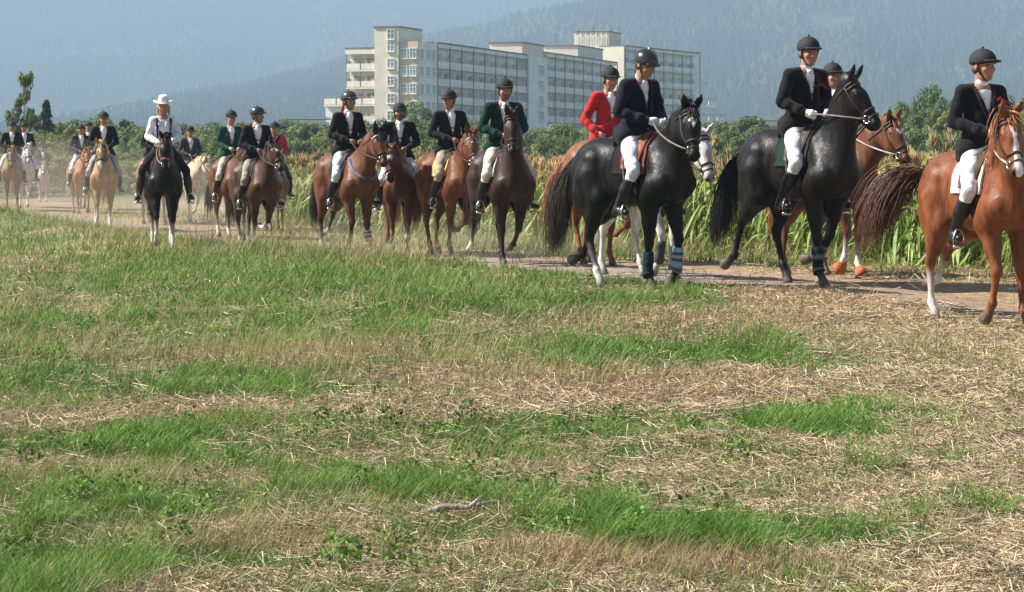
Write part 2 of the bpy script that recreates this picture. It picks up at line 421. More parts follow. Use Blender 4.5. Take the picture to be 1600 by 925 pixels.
# ------------------------------------------------------------------ the long hospital block
M_CREAM = mat('cream_render', (.72, .66, .54), rough=.9, var=.08, scale=.6, spec=.2)
M_BEIGE = mat('beige_render', (.64, .51, .39), rough=.9, var=.08, scale=.6, spec=.2)
M_GREYW = mat('grey_render', (.84, .82, .80), rough=.9, var=.12, scale=.35, spec=.2)
M_PANEL = mat('balcony_panel', (.80, .74, .66), rough=.8, var=.10, scale=1.5, spec=.2, randv=.08)
M_FRAMEW = mat('white_window_frame', (.78, .78, .76), rough=.5, var=.05)
M_GLASS = mat('window_glass', (.34, .40, .44), rough=.12, var=.45, scale=.9, spec=.6, randv=.4)
M_DARKM = mat('dark_steel', (.10, .095, .09), rough=.6, var=.2)
M_RUST = mat('brown_steel', (.20, .11, .06), rough=.7, var=.2)
M_ROOF = mat('roof_edge', (.16, .13, .12), rough=.9, var=.2)
M_ORANGE = mat('orange_awning', (.45, .26, .14), rough=.9, var=.2)
def v2(p): return np.array(p, float)
hosp_o = at(653, 246, 310); BO = np.array([hosp_o.x, hosp_o.y])
hosp = link('hospital_building', None); hosp.location = (BO[0], BO[1], 0)
tag(hosp, 'long cream hospital block with rows of balconies and a taller stair tower', 'building')
e1 = np.array([.335, .942]); e1 /= np.linalg.norm(e1); m1 = np.array([-e1[1], e1[0]])     # along the shaded front; along the sunlit end (to the left)
e2 = np.array([.5, .866]); m2 = np.array([-.866, .5])
def slab(acc, p, e, L, depth, z0, z1, nin, off=0.0, col=None):
    """box along e from p (2-D, relative to BO), `off`..`off+depth` inwards along nin"""
    p = v2(p); c = p + e * L / 2 + nin * (off + depth / 2)
    rot = np.array([[e[0], nin[0], 0], [e[1], nin[1], 0], [0, 0, 1]])
    acc.box((c[0], c[1], (z0 + z1) / 2), (L, depth, z1 - z0), rot, col)
def part(name, m, fn, parent=None, smooth=False):
    a = Acc(); fn(a); o = a.build(name, m, parent or hosp, smooth)
    if name in ('balcony_doors', 'balcony_frames', 'railing', 'wall_rib', 'antenna', 'planter'): tag(o, kind='stuff')   # a few pixels each
    return o
_win = {}
def window(p, e, nin, z, w, h, cols=2):
    key = (round(w, 2), round(h, 2), cols)
    if key not in _win:
        a = Acc(); t = .09
        for x in np.linspace(-w / 2 + t / 2, w / 2 - t / 2, cols + 1): a.box((x, 0, 0), (t, .16, h))
        for zz in (-h / 2 + t / 2, h * .12, h / 2 - t / 2): a.box((0, .004, zz), (w - .01, .15, t))
        a.box((0, -.08, -h / 2 - .06), (w + .14, .22, .08))
        g = Acc(); g.box((0, .05, 0), (w - .03, .06, h - .03))
        _win[key] = (a.mesh('window', M_FRAMEW, False), g.mesh('pane', M_GLASS, False))
    o = link('window', _win[key][0], hosp); ang = math.atan2(e[1], e[0])
    o.location = (p[0] - nin[0] * .03, p[1] - nin[1] * .03, z); o.rotation_euler = (0, 0, ang)
    link('pane', _win[key][1], o)
Z0 = -2.0
inn1 = m1                                       # inwards from the shaded front is towards the left
K = v2((0, 0))
# sunlit beige end bay and shaded window bay behind the corner
part('wall', M_BEIGE, lambda a: slab(a, K, m1, 2.9, .3, Z0, 18.2, e1))
part('wall', M_GREYW, lambda a: slab(a, K + e1 * .302, e1, 7.3, 2.6, Z0, 18.2, m1))
for z in (16.5, 13.97, 11.42, 8.9, 6.3):
    for w in (.75, 2.15): window(K + m1 * w, -m1, e1, z, 1.05, 1.5)
    for s_ in (1.3, 3.8, 6.1): window(K + e1 * s_, e1, m1, z, 1.5, 1.5, 2)
# stair tower
T = m1 * 2.902
part('wall', M_CREAM, lambda a: slab(a, T - e1 * .35, m1, 3.75, 9.0, Z0, 20.25, e1))
part('roof', M_ROOF, lambda a: slab(a, T - e1 * .5 - m1 * .1, m1, 3.95, 9.3, 20.252, 20.45, e1))
for z in (19.25, 17.5, 15.05, 12.52, 10.0, 7.5): window(T + m1 * 1.15 - e1 * .35, -m1, e1, z, 1.15, 1.45)
# sunlit balconies left of the tower
Lb = m1 * 6.66
part('wall', M_CREAM, lambda a: slab(a, Lb, m1, 4.6, 4, Z0, 17.0, e1, off=1.3))
part('roof', M_PANEL, lambda a: slab(a, Lb, m1, 4.7, 1.6, 16.5, 17.3, e1, off=-.05))
part('roof', M_ROOF, lambda a: slab(a, Lb, m1, 4.8, 5.5, 17.302, 17.45, e1, off=-.1))
for i, z in enumerate((14.75, 12.22, 9.7, 7.1)):
    L = 4.6 if i < 2 else 8.2 if i == 2 else 4.6
    part('balcony_slab', M_GREYW, lambda a: slab(a, Lb, m1, L, 1.3, z - .75, z - .55, e1))
    nb = int(round(L / 2.05)) if L > 5 else 2
    for b in range(nb): part('balcony_panel', M_PANEL, lambda a: slab(a, Lb + m1 * (.12 + b * L / nb), m1, L / nb - .2, .12, z - .52, z + .38, e1, off=-.02))
    for b in range(nb + 1): part('balcony_post', M_RUST, lambda a: slab(a, Lb + m1 * (b * L / nb - .05), m1, .1, .1, z - .54, z + 1.75 if i != 2 or b < 3 else z + .5, e1, off=-.0))
    if i < 3:
        for b in range(2): window(Lb + m1 * (1.1 + b * 2.2) + e1 * 1.3, -m1, e1, z + .5, 1.6, 1.6)
        part('privacy_screen', M_FRAMEW, lambda a: slab(a, Lb + m1 * 3.6, m1, .5, .1, z - .5, z + 1.4, e1, off=.6))
    part('planter', M_ORANGE, lambda a: [slab(a, Lb + m1 * x, m1, .5, .3, z + .3, z + .75, e1, off=.15) for x in (.3, 1.3, 3.0, 4.0)])
part('wall', M_GREYW, lambda a: slab(a, Lb + m1 * 4.62, m1, 3.6, 3, Z0, 9.0, e1, off=.8))
def balcony_front(p, e, nin, L, nb, rows, roof, base_m, ext=0.0, bay_posts=True, dep=1.3):
    """shaded front: back wall with dark doors and windows, slabs, one parapet panel per bay, posts"""
    bl = L / nb
    part('wall', base_m, lambda a: slab(a, p, e, L, 5, Z0, roof, nin, off=dep))
    part('roof', M_ROOF, lambda a: slab(a, p - e * .05, e, L + .1, 5.6, roof + .002, roof + .25, nin, off=-.12))
    part('roof', base_m, lambda a: slab(a, p, e, L, dep - .01, roof - .55, roof, nin, off=-.05))
    for i, z in enumerate(rows):
        Lr = L + ext * i; n = int(round(Lr / bl)); 
        part('balcony_slab', M_GREYW, lambda a: slab(a, p, e, Lr, dep - .005, z - .72, z - .52, nin))
        for b in range(n):
            part('balcony_panel', M_PANEL if ext == 0 else M_GREYW, lambda a: slab(a, p + e * (b * bl + .14), e, bl - .28, .1, z - .5, z + .34, nin, off=-.03))
        if ext and i: part('railing', M_DARKM, lambda a: [slab(a, p + e * (L - .1), e, Lr - L + .1, .06, z + zz, z + zz + .06, nin, off=.04) for zz in (.5, .85)])
        def doors(a):
            for b in range(nb):
                slab(a, p + e * ((b + .15) * bl), e, bl * .27, .12, z - .5, z + 1.25, nin, off=dep - .08)
                slab(a, p + e * ((b + .55) * bl), e, bl * .3, .12, z + .15, z + 1.25, nin, off=dep - .08)
        part('balcony_doors', M_GLASS, doors)
        def frames(a):
            for b in range(nb):
                for x in (.13, .43, .53, .86): slab(a, p + e * ((b + x) * bl), e, .10, .16, z - .5, z + 1.3, nin, off=dep - .12)
                slab(a, p + e * ((b + .5) * bl), e, .08, dep - .3, z - .5, z + 1.5, nin, off=.2)
        part('balcony_frames', M_FRAMEW, frames)
    top = roof - .05
    for b in range(nb + 1):
        part('balcony_post', M_DARKM, lambda a: slab(a, p + e * (b * bl - .07), e, .14, .14, rows[-1] - 1, top, nin, off=-.1))
R1 = (15.38, 12.8, 10.25, 7.7, 5.1)
S0 = K + e1 * 7.602; L1 = 40.0
balcony_front(S0, e1, m1, L1, 8, R1, 18.25, M_GREYW)
J = S0 + e1 * (L1 + .002)                       # projecting window bay between the two balcony stretches
part('wall', M_GREYW, lambda a: slab(a, J, e1, 9.5, 5, Z0, 18.3, m1, off=-.4))
for z in R1: window(J + e1 * 6.2 - m1 * .4, e1, m1, z + .75, 2.6, 1.6, 3)
S1 = J + e1 * 9.502
balcony_front(S1, e1, m1, 42.0, 8, tuple(z + .5 for z in R1), 19.1, M_GREYW)
# roof houses
def roofhouse(px0, Y, w, dep, z0, z1, m=M_CREAM, e=e1, mm=m1):
    q = at(px0, 246, Y); p = np.array([q.x, q.y]) - BO
    part('roof_house', m, lambda a: slab(a, p, mm, w, dep, z0, z1, e))
    part('roof', M_ROOF, lambda a: slab(a, p - e * .15 - mm * .1, mm, w + .2, dep + .3, z1 + .002, z1 + .2, e))
    return p
roofhouse(816, 354, 5.7, 11, 18.0, 20.3)
roofhouse(903, 383, 6.4, 15, 18.6, 21.3)
roofhouse(951, 407, 6.8, 8, 18.6, 25.2)
p_ = np.array(at(951, 246, 406.8).xy) - BO
part('wall_rib', M_FRAMEW, lambda a: [slab(a, p_ + m1 * x, m1, .25, .12, 21.8, 25.0, e1, off=-.1) for x in np.linspace(.3, 6.4, 7)])
part('antenna', M_DARKM, lambda a: [a.tube([(p_[0] + m1[0] * x, p_[1] + m1[1] * x, 25.2), (p_[0] + m1[0] * x, p_[1] + m1[1] * x, 25.2 + h)], .09, 5) for x, h in ((-2, 1.2), (-.6, 1.0), (3, .9), (6, .7), (10.5, -2.2))])
q_ = np.array(at(975, 246, 404).xy) - BO
part('wall', M_CREAM, lambda a: slab(a, q_, m2, 8, .4, Z0, 22.25, e2))
balcony_front(q_ + e2 * .41, e2, m2, 33.0, 8, (18.9, 15.75, 12.6, 9.4), 22.3, M_GREYW, ext=4.2)
# low pale buildings half hidden by the trees
def lowhouse(x0, x1, y0, Y, label):
    a = Acc(); p0 = at(x0, y0, Y); p1 = at(x1, y0, Y); w = p1.x - p0.x
    o = link('low_building', None); o.location = ((p0.x + p1.x) / 2, Y, 0); tag(o, label, 'building')
    b = Acc(); b.box((0, 4, p0.z / 2 - .3), (w, 8, p0.z - .6)); b.build('wall', M_CREAM, o, False)
    b = Acc(); b.box((0, 4, p0.z - .14), (w + .6, 8.6, .3)); b.build('roof', M_PANEL, o, False)
    b = Acc(); [b.box((x, -.02, p0.z - 1.6), (1.2, .1, 1.2)) for x in np.arange(-w / 2 + 1.5, w / 2 - 1, 3)]; tag(b.build('window_band', M_GLASS, o, False), kind='stuff')
lowhouse(432, 507, 183, 300, 'low flat roofed building behind the trees left of the hospital')
lowhouse(1190, 1222, 185, 300, 'low flat roofed building behind the trees right of the hospital')
print('building', round(time.time() - T0, 1))

# ------------------------------------------------------------------ trees and bushes
M_LEAF = attrmat('leaves', rough=.7, var=.25, scale=.8, spec=.25, trans=.42, randv=.18)
M_NEEDLE = attrmat('needles', rough=.8, var=.25, scale=.8, spec=.2, trans=.1, randv=.1)
M_BARK = mat('bark', (.11, .085, .06), rough=.95, var=.4, scale=6, bump=.6, bscale=20)
M_BIRCH = mat('birch_bark', (.42, .40, .36), rough=.9, var=.5, scale=5)
def leafcloud(centres, radii, per, size, col, colv, flat=.75):
    c = np.repeat(np.asarray(centres, float), per, 0); r = np.repeat(np.asarray(radii, float), per)
    n = len(c); d = RNG.normal(size=(n, 3)); d /= np.linalg.norm(d, axis=1, keepdims=True)
    P = c + d * (r * RNG.uniform(.35, 1.08, n) ** .6)[:, None] * np.array([1, 1, flat])
    nr = nrm_rows(d + RNG.normal(size=(n, 3)) * .6 + np.array([0, 0, .3]))
    a = nrm_rows(np.cross(nr, RNG.normal(size=(n, 3)))); b = np.cross(nr, a)
    s = size * RNG.uniform(.6, 1.4, n)[:, None]
    V = np.stack([P - a * s, P - b * s * .6 + nr * s * .1, P + a * s, P + b * s * .6 + nr * s * .1], 1).reshape(-1, 3)
    tone = np.repeat(RNG.normal(0, colv, len(centres)), per) + RNG.normal(0, colv, n)
    C = np.asarray(col)[None] * (1 + tone)[:, None]; C = C + np.array([.02, .014, -.004]) * RNG.uniform(-.3, 1, n)[:, None]
    return V, np.arange(n * 4).reshape(-1, 4), np.repeat(np.clip(C, .01, 1), 4, 0)
def nrm_rows(a): return a / (np.linalg.norm(a, axis=1, keepdims=True) + 1e-9)
def tree_mesh(kind, seed):
    """unit tree: 1 m tall and as wide as it grows; returns (trunk mesh, crown mesh)"""
    rs = np.random.default_rng(seed); tr = Acc(); cen = []; rad = []
    if kind == 'spruce':
        tr.tube([(0, 0, 0), (0, 0, .5), (.01, 0, .98)], [.022, .014, .003], 7)
        for i in range(46):
            z = .08 + .9 * (i / 46) ** .9; L = .30 * (1 - z) ** .8 + .02; 
            for k in range(5):
                a = rs.uniform(0, 6.28); l = L * rs.uniform(.6, 1.1)
                for f in (.35, .7, 1): cen.append((math.cos(a) * l * f, math.sin(a) * l * f, z - .05 * f)); rad.append(.028 + .02 * (1 - z))
        V, Q, C = leafcloud(cen, rad, 6, .020, (.030, .052, .034), .25, .5); return tr, V, Q, C, M_NEEDLE
    if kind == 'birch':
        tr.tube([(0, 0, 0), (.02, 0, .4), (.05, .01, .75), (.09, 0, 1)], [.020, .014, .008, .003], 7)
        for i in range(34):
            z = rs.uniform(.32, 1.0); a = rs.uniform(0, 6.28); L = (.26 * math.sin(min(1, (z - .2) / .8) * 3.0) + .05) * rs.uniform(.4, 1.1)
            p = np.array((.09 * z + math.cos(a) * L, math.sin(a) * L, z + rs.uniform(-.02, .05)))
            tr.tube([(.09 * z * z, 0, z - .12), tuple(p)], [.006, .002], 5)
            for f in (.45, .75, 1.0, 1.1): cen.append(p * f + np.array((.07 * z, 0, z)) * (1 - f) + rs.normal(0, .015, 3)); rad.append(rs.uniform(.03, .055))
        V, Q, C = leafcloud(cen, rad, 26, .021, (.130, .165, .045), .25, 1.0); return tr, V, Q, C, M_LEAF
    wide = {'bush': .62, 'tree': .44, 'loose': .5}[kind]; z0 = {'bush': .06, 'tree': .22, 'loose': .1}[kind]
    tr.tube([(0, 0, 0), (.01, .01, .3), (.0, .02, .55), (.02, 0, .8)], [.04, .028, .018, .006], 7)
    nc = {'bush': 42, 'tree': 48, 'loose': 44}[kind]
    for i in range(nc):
        u = rs.uniform(-1, 1); a = rs.uniform(0, 6.28); rr = rs.uniform(.45, 1.0) ** .5
        x = math.cos(a) * math.sqrt(1 - u * u) * wide * rr; y = math.sin(a) * math.sqrt(1 - u * u) * wide * rr
        z = z0 + (1 - z0) * (.5 + .46 * u * rr) 
        if kind != 'tree' and u < 0: x *= 1.1; y *= 1.1
        cen.append((x, y, z)); rad.append(rs.uniform(.07, .16) * (1.0 if kind != 'loose' else .75))
        if i % 4 == 0: tr.tube([(0, .01, .15 + .3 * rs.random()), (x * .5, y * .5, z * .8), (x, y, z)], [.016, .009, .003], 5)
    V, Q, C = leafcloud(cen, rad, {'bush': 120, 'tree': 110, 'loose': 90}[kind], .028, {'bush': (.150, .205, .080), 'tree': (.130, .190, .075), 'loose': (.200, .240, .060)}[kind], .22)
    return tr, V, Q, C, M_LEAF
TREES = {}
for kind, n in (('bush', 4), ('tree', 4), ('loose', 3), ('spruce', 1), ('birch', 1)):
    for i in range(n):
        tr, V, Q, C, ml = tree_mesh(kind, 100 * len(kind) + i)
        TREES[kind, i] = (tr.mesh('trunk', M_BIRCH if kind == 'birch' else M_BARK), npmesh('crown', V, Q, ml, C, smooth=False))
def tree(kind, x, ytop, Y, wpx, name, label, cat='tree', group=None, var=None):
    nv = {'bush': 4, 'tree': 4, 'loose': 3, 'spruce': 1, 'birch': 1}[kind]
    k = (kind, random.randrange(nv) if var is None else var)
    p = at(x, ytop, Y); h = p.z + .3; hw = {'bush': .74, 'tree': .56, 'loose': .6, 'spruce': .3, 'birch': .34}[kind]
    w = (wpx / F * Y / 2) / hw
    o = link(name, None); o.location = (p.x, Y, -.3); o.rotation_euler = (0, 0, random.uniform(0, 6.28) if kind != 'birch' else 0)
    tag(o, label, cat, group)
    for nm, me in zip(('trunk', 'crown'), TREES[k]):
        c = link(nm, me, o); c.scale = (w, w, h)
tree('birch', 33, 124, 95, 62, 'birch_tree', 'thin loose birch rising above the bushes at the far left', var=0)
tree('spruce', 72, 150, 112, 56, 'spruce_tree', 'dark pointed spruce behind the bushes next to the birch')
G1 = 'yellow green bushes beside the track at the left'
for x, y, Y, w in ((-25, 192, 84, 100), (25, 206, 86, 110), (68, 200, 92, 110), (112, 214, 90, 90), (150, 226, 96, 90), (190, 236, 100, 90)):
    tree('loose', x, y, Y, w, 'bush', 'yellow green bush with loose leaves beside the track', 'bush', G1)
for x, y, Y, w in ((-10, 236, 79, 90), (48, 240, 81, 90), (100, 244, 83, 90), (150, 246, 86, 90), (200, 250, 90, 90), (245, 240, 88, 90), (290, 238, 92, 90), (335, 236, 95, 90), (380, 238, 98, 90), (425, 238, 101, 80)):
    tree('loose', x, y, Y, w * 1.2, 'bush', 'yellow green bush with loose leaves beside the track', 'bush', G1)
tree('tree', 165, 178, 150, 130, 'broadleaf_tree', 'dark rounded tree behind the rider on the golden horse')
tree('tree', 118, 188, 155, 80, 'broadleaf_tree', 'small dark tree between the spruce and the rounded tree')
G2 = 'hazy bushes in the tree line behind the corn'; LB = 'hazy green bush in the tree line behind the corn'
for x, y, Y, w in ((215, 200, 160, 90), (270, 196, 165, 110), (330, 190, 190, 110), (385, 190, 200, 90), (440, 186, 210, 110), (490, 194, 170, 100), (540, 196, 180, 90), (575, 186, 160, 70),
                   (720, 180, 165, 100), (770, 196, 150, 90), (815, 200, 140, 90), (868, 190, 150, 110), (920, 190, 170, 90), (965, 176, 165, 90), (1010, 182, 175, 90), (1060, 180, 170, 90),
                   (1110, 184, 175, 80), (1165, 188, 165, 100), (1220, 194, 160, 90), (1275, 180, 170, 80), (1330, 182, 165, 90), (1385, 176, 160, 90), (1530, 158, 165, 90), (1580, 150, 170, 90), (1640, 150, 170, 100)):
    tree('bush' if random.random() < .7 else 'tree', x, y, Y, w * 1.5, 'bush', LB, 'bush', G2)
tree('bush', 640, 158, 145, 120, 'bush', 'tall rounded bush in front of the hospital stair tower', 'bush')
tree('tree', 1465, 134, 165, 110, 'broadleaf_tree', 'big round crowned tree behind the right hand riders')
tree('tree', 1420, 158, 168, 80, 'broadleaf_tree', 'medium tree leaning on the big round crowned tree')
for i_, x in enumerate(range(110, 1660, 46)):
    yt = np.interp(x, [110, 300, 560, 700, 900, 1080, 1250, 1400, 1660], [188, 194, 190, 186, 196, 190, 188, 170, 160]) + random.uniform(-7, 9)
    tree(('loose', 'bush', 'tree')[i_ % 3], x + random.uniform(-10, 10), yt, 142 + random.uniform(-6, 10), 105, 'bush', LB, 'bush', G2)
G3 = 'low bushes at the foot of the tree line'
for x in range(215, 1660, 40):
    tree('bush', x + random.uniform(-12, 12), 205 + random.uniform(-12, 10), 122 + random.uniform(-8, 8), 105, 'bush', 'low bush at the foot of the tree line behind the corn', 'bush', G3)
print('trees', round(time.time() - T0, 1))

# ------------------------------------------------------------------ corn
M_CORN = attrmat('corn_leaf', rough=.5, var=.28, scale=5, spec=.3, trans=.35, randv=.12)
M_TASSEL = mat('corn_tassel', (.40, .26, .12), rough=.9, var=.3, scale=10)
GREENC = np.array([.115, .235, .040]); PALE = np.array([.25, .34, .075]); DRYC = np.array([.60, .46, .22])
def corn_arrays(rs, dry):
    h = rs.uniform(1.15, 1.45); st = Acc(); lf = Acc(); ts = Acc()
    bend = rs.uniform(-.05, .05, 2)
    stem = lambda z: np.array((bend[0] * z * z, bend[1] * z * z, z))
    st.tube([stem(z) for z in np.linspace(-.05, h, 5)], np.linspace(.014, .007, 5), 5, col=np.array([(.16, .17, .06)] * 3 + [(.26, .22, .09)] * 2))
    nl = 18; a0 = rs.uniform(0, 6.28)
    for i in range(nl):
        z = .06 + (h - .12) * i / (nl - 1); az = a0 + math.pi * i + rs.uniform(-.9, .9); L = rs.uniform(.24, .52) * (1 - .3 * abs(i / nl - .5)); up = rs.uniform(.1, 1.25); dp = rs.uniform(.6, 2.2)
        if rs.random() < .18: up, dp = -.6, .6
        d = np.array((math.cos(az), math.sin(az), 0)); sd_ = np.array((-d[1], d[0], 0)); k = 6; roll = rs.normal(0, .9); bendy = rs.normal(0, .35)
        V = []; dr = np.clip(dry + (i / nl - .6) * .8 + (0.5 if i < 2 else 0) + rs.normal(0, .3), 0, 1)
        c0 = GREENC + (PALE - GREENC) * rs.random(); cc = []; wm = rs.uniform(.015, .027)
        for j in range(k):
            t = j / (k - 1); r_ = L * t * (.55 + .4 / (1 + abs(up))); zz = z + L * (up * t - dp * t * t)
            w = wm * (math.sin(math.pi * min(1, .12 + t * .88)) ** .7) + .002; ro = roll * t + .4 * math.sin(4 * t + i)
            p = stem(z) * np.array((1, 1, 0)) + d * r_ + sd_ * (bendy * L * t * t) + np.array((0, 0, max(zz, .02))); tw = (sd_ * math.cos(ro) + np.array((0, 0, 1)) * math.sin(ro)) * w
            V += [p - tw, p - np.array((0, 0, w * .35)), p + tw]
            q = np.clip(dr + .5 * (t - .6), 0, 1); cc += [c0 + (DRYC - c0) * q] * 3
        Q = [(j * 3 + x, j * 3 + x + 1, j * 3 + x + 4, j * 3 + x + 3) for j in range(k - 1) for x in (0, 1)]
        lf.add(V, Q, col=np.array(cc))
    if rs.random() < .8:
        p = stem(h)
        for i in range(9):
            a = rs.uniform(0, 6.28); l = rs.uniform(.14, .26); sp = rs.uniform(.1, .5)
            ts.tube([p, p + np.array((math.cos(a) * l * sp * .5, math.sin(a) * l * sp * .5, l * .6)), p + np.array((math.cos(a) * l * sp, math.sin(a) * l * sp, l))], [.010, .008, .004], 3)
    else: ts.tube([p_ for p_ in (stem(h), stem(h + .12))], [.006, .003], 3)
    z = rs.uniform(.5, .7)
    a = rs.uniform(0, 6.28); c = stem(z); d = np.array((math.cos(a), math.sin(a), 0))
    st.tube([c, c + d * .04 + (0, 0, .08), c + d * .06 + (0, 0, .2)], [.014, .026, .008], 6, col=np.array([(.2, .2, .07)] * 3))
    return st, lf, ts
rs_c = np.random.default_rng(5)
CORN = [corn_arrays(rs_c, d) for d in (-.25, -.15, -.05, .05, .15, .25, .45, -.1)]
CORNM = [(a.mesh('stalk', M_CORN), b.mesh('leaves', M_CORN), c.mesh('tassel', M_TASSEL)) for a, b, c in CORN]
def corn_points():
    rows = []
    for r in range(11):
        u = 4.5 + r * .62
        for s in np.arange(-9 + r * .1, 34, .17):
            uu = u + RNG.normal(0, .10); ss = s + RNG.normal(0, .05)
            p = TP - TT * ss + TN * uu
            if RNG.random() < .06: continue
            rows.append((r, p[0], p[1]))
    return rows
pts = corn_points()
vis = [p for p in pts if abs(F * p[1] / p[2]) < 870]
vis.sort(key=lambda p: (p[0] > 1, p[2]))
front, back = vis[:300], vis[300:] + [p for p in pts if 870 <= abs(F * p[1] / p[2]) < 1100]
def corn_pick(x, y):
    d = fbm(x * .35 + 5, y * .25); return int(np.clip((d - .3) * 16 + random.uniform(-1.5, 1.5), 0, 7))
for r, x, y in front:
    k = corn_pick(x, y); st, lf, ts = CORNM[k]
    o = link('corn_plant', st); o.location = (x, y, float(gz(x, y))); s = random.uniform(.9, 1.12); o.scale = (s, s, s * random.uniform(.92, 1.08)); o.rotation_euler = (random.uniform(-.06, .06), random.uniform(-.06, .06), random.uniform(0, 6.28))
    tag(o, 'ripening corn plant at the edge of the field beside the track', 'corn', 'corn plants along the field edge')
    link('leaves', lf, o); link('tassel', ts, o)
a = Acc(); tcol = (.36, .25, .12)
for r, x, y in back:
    k = corn_pick(x, y); an = random.uniform(0, 6.28); s = random.uniform(.9, 1.12); R_ = np.array([[math.cos(an), -math.sin(an), 0], [math.sin(an), math.cos(an), 0], [0, 0, 1]]) * s
    for b, c in zip(CORN[k], (None, None, tcol)):
        V = np.concatenate(b.v) @ R_.T + (x, y, float(gz(x, y)))
        a.add(V, np.concatenate(b.q) if b.q else (), np.concatenate(b.t) if b.t else (), np.concatenate(b.c) if c is None else c)
tag(a.build('corn_field', M_CORN), 'dense ripening corn field behind the front rows', 'corn field', kind='stuff')
print('corn', len(front), len(back), round(time.time() - T0, 1))

# ------------------------------------------------------------------ grass, stubble and straw
M_GRASS = attrmat('grass_blade', rough=.6, var=.2, scale=2, spec=.25, trans=.3)
M_STRAW = attrmat('straw', rough=.65, var=.25, scale=3, spec=.3, trans=.1)
def ribbons(P, az, lean, L, w, curve, C0, C1, segs=3):
    n = len(P); d = np.stack([np.cos(az), np.sin(az), np.zeros(n)], 1); sd_ = np.stack([-np.sin(az + .6), np.cos(az + .6), np.zeros(n)], 1)
    V = np.zeros((n, 2 * segs + 1, 3)); C = np.zeros((n, 2 * segs + 1, 3))
    for j in range(segs + 1):
        t = j / segs; ang = lean + curve * t
        p = P + d * (L * t * np.sin(ang))[:, None] + np.array([0, 0, 1.]) * (L * t * np.cos(ang))[:, None]
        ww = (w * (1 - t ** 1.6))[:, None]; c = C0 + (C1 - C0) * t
        if j < segs: V[:, 2 * j] = p - sd_ * ww; V[:, 2 * j + 1] = p + sd_ * ww; C[:, 2 * j] = c; C[:, 2 * j + 1] = c
        else: V[:, 2 * j] = p; C[:, 2 * j] = c
    b = (np.arange(n) * (2 * segs + 1))[:, None]
    q = np.array([(2 * j, 2 * j + 1, 2 * j + 3, 2 * j + 2) for j in range(segs - 1)])
    t_ = np.array([(2 * segs - 2, 2 * segs - 1, 2 * segs)])
    return V.reshape(-1, 3), [(b[:, :, None] + q[None]).reshape(-1, 4), (b[:, :, None] + t_[None]).reshape(-1, 3)], C.reshape(-1, 3)
def scatter(n, y0, y1, power=1.0, margin=1.42):
    """points over the ground in view, thinning with distance"""
    t = RNG.random(n); Y = 1 / ((1 - t) / y0 ** power + t / y1 ** power) ** (1 / power)
    X = RNG.uniform(-margin, margin, n) * 800 / F * Y
    return X, Y
def place(X, Y): return np.stack([X, Y, gz(X, Y) - .01], 1)
def zones(X, Y):
    s, u = su(X, Y); n = fbm(X * 1.1 + 7, Y * 1.1)
    ub = np.interp(s, [0, 2.5, 5, 22, 32], [.7, .4, -.3, -.2, .2]); track = sstep(-.25, .25, u - ub + (n - .5) * 1.2) * (1 - sstep(1.7, 2.7, u + (n - .5) * 1.6))
    return s, u, track, patch(GREEN, X, Y), patch(BROWN, X, Y), n
GA = np.array([.050, .118, .014]); GB = np.array([.160, .290, .048]); TAN = np.array([.47, .37, .20]); DRYB = np.array([.32, .205, .115])
# fresh green grass
X, Y = scatter(910000, 6.2, 60); s, u, tr, g, br, n = zones(X, Y)
leftw = sstep(3.5, 0.5, X - (Y - 7) * .02)
lines_ = np.exp(-((px(X, Y)[1] - 650 - (px(X, Y)[0] - 400) * -.03) / 14) ** 2); dens = np.clip(g * 1.05 * (1 - .7 * lines_) + .62 * leftw * (.4 + .6 * (1 - br)) * (1 - .75 * lines_) + .06 + .35 * np.exp(-((u + 1.3) / .8) ** 2) * (s > 3) + .40 * np.exp(-((u - 3.6) / .9) ** 2), 0, 1) * (1 - br * .7) * (1 - tr * .97) * np.where(u > 4.6, .3, 1) * np.clip(.10 + 2.6 * (fbm(X * 1.9, Y * 1.5) - .28), 0.05, 1)
k = RNG.random(len(X)) < dens; X, Y, u, g, n = X[k], Y[k], u[k], g[k], n[k]; N = len(X)
bankk = sstep(-6, -3, u) * (Y > 13) * (1 - .9 * sstep(-2.6, -1.2, u) * (Y < 28))
L = RNG.uniform(.04, .11, N) * np.where(Y < 15, .85, 1) * (1 + .7 * bankk + .9 * (n > .6)) ; L *= np.where(X > 2.2, .75, 1) * (.55 + 1.0 * fbm(X * 2.6 + 90, Y * 2.2))
c = GA + (GB - GA) * np.clip(RNG.random(N)[:, None] * .7 + (n[:, None] - .3), 0, 1)
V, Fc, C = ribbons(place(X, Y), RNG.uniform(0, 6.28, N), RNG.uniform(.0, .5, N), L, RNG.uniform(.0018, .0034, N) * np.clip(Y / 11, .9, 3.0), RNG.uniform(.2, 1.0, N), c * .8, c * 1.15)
tag(link('grass', npmesh('grass', V, Fc, M_GRASS, C)), 'fresh green grass growing in strips over the stubble', 'grass', kind='stuff'); print('grass', N)
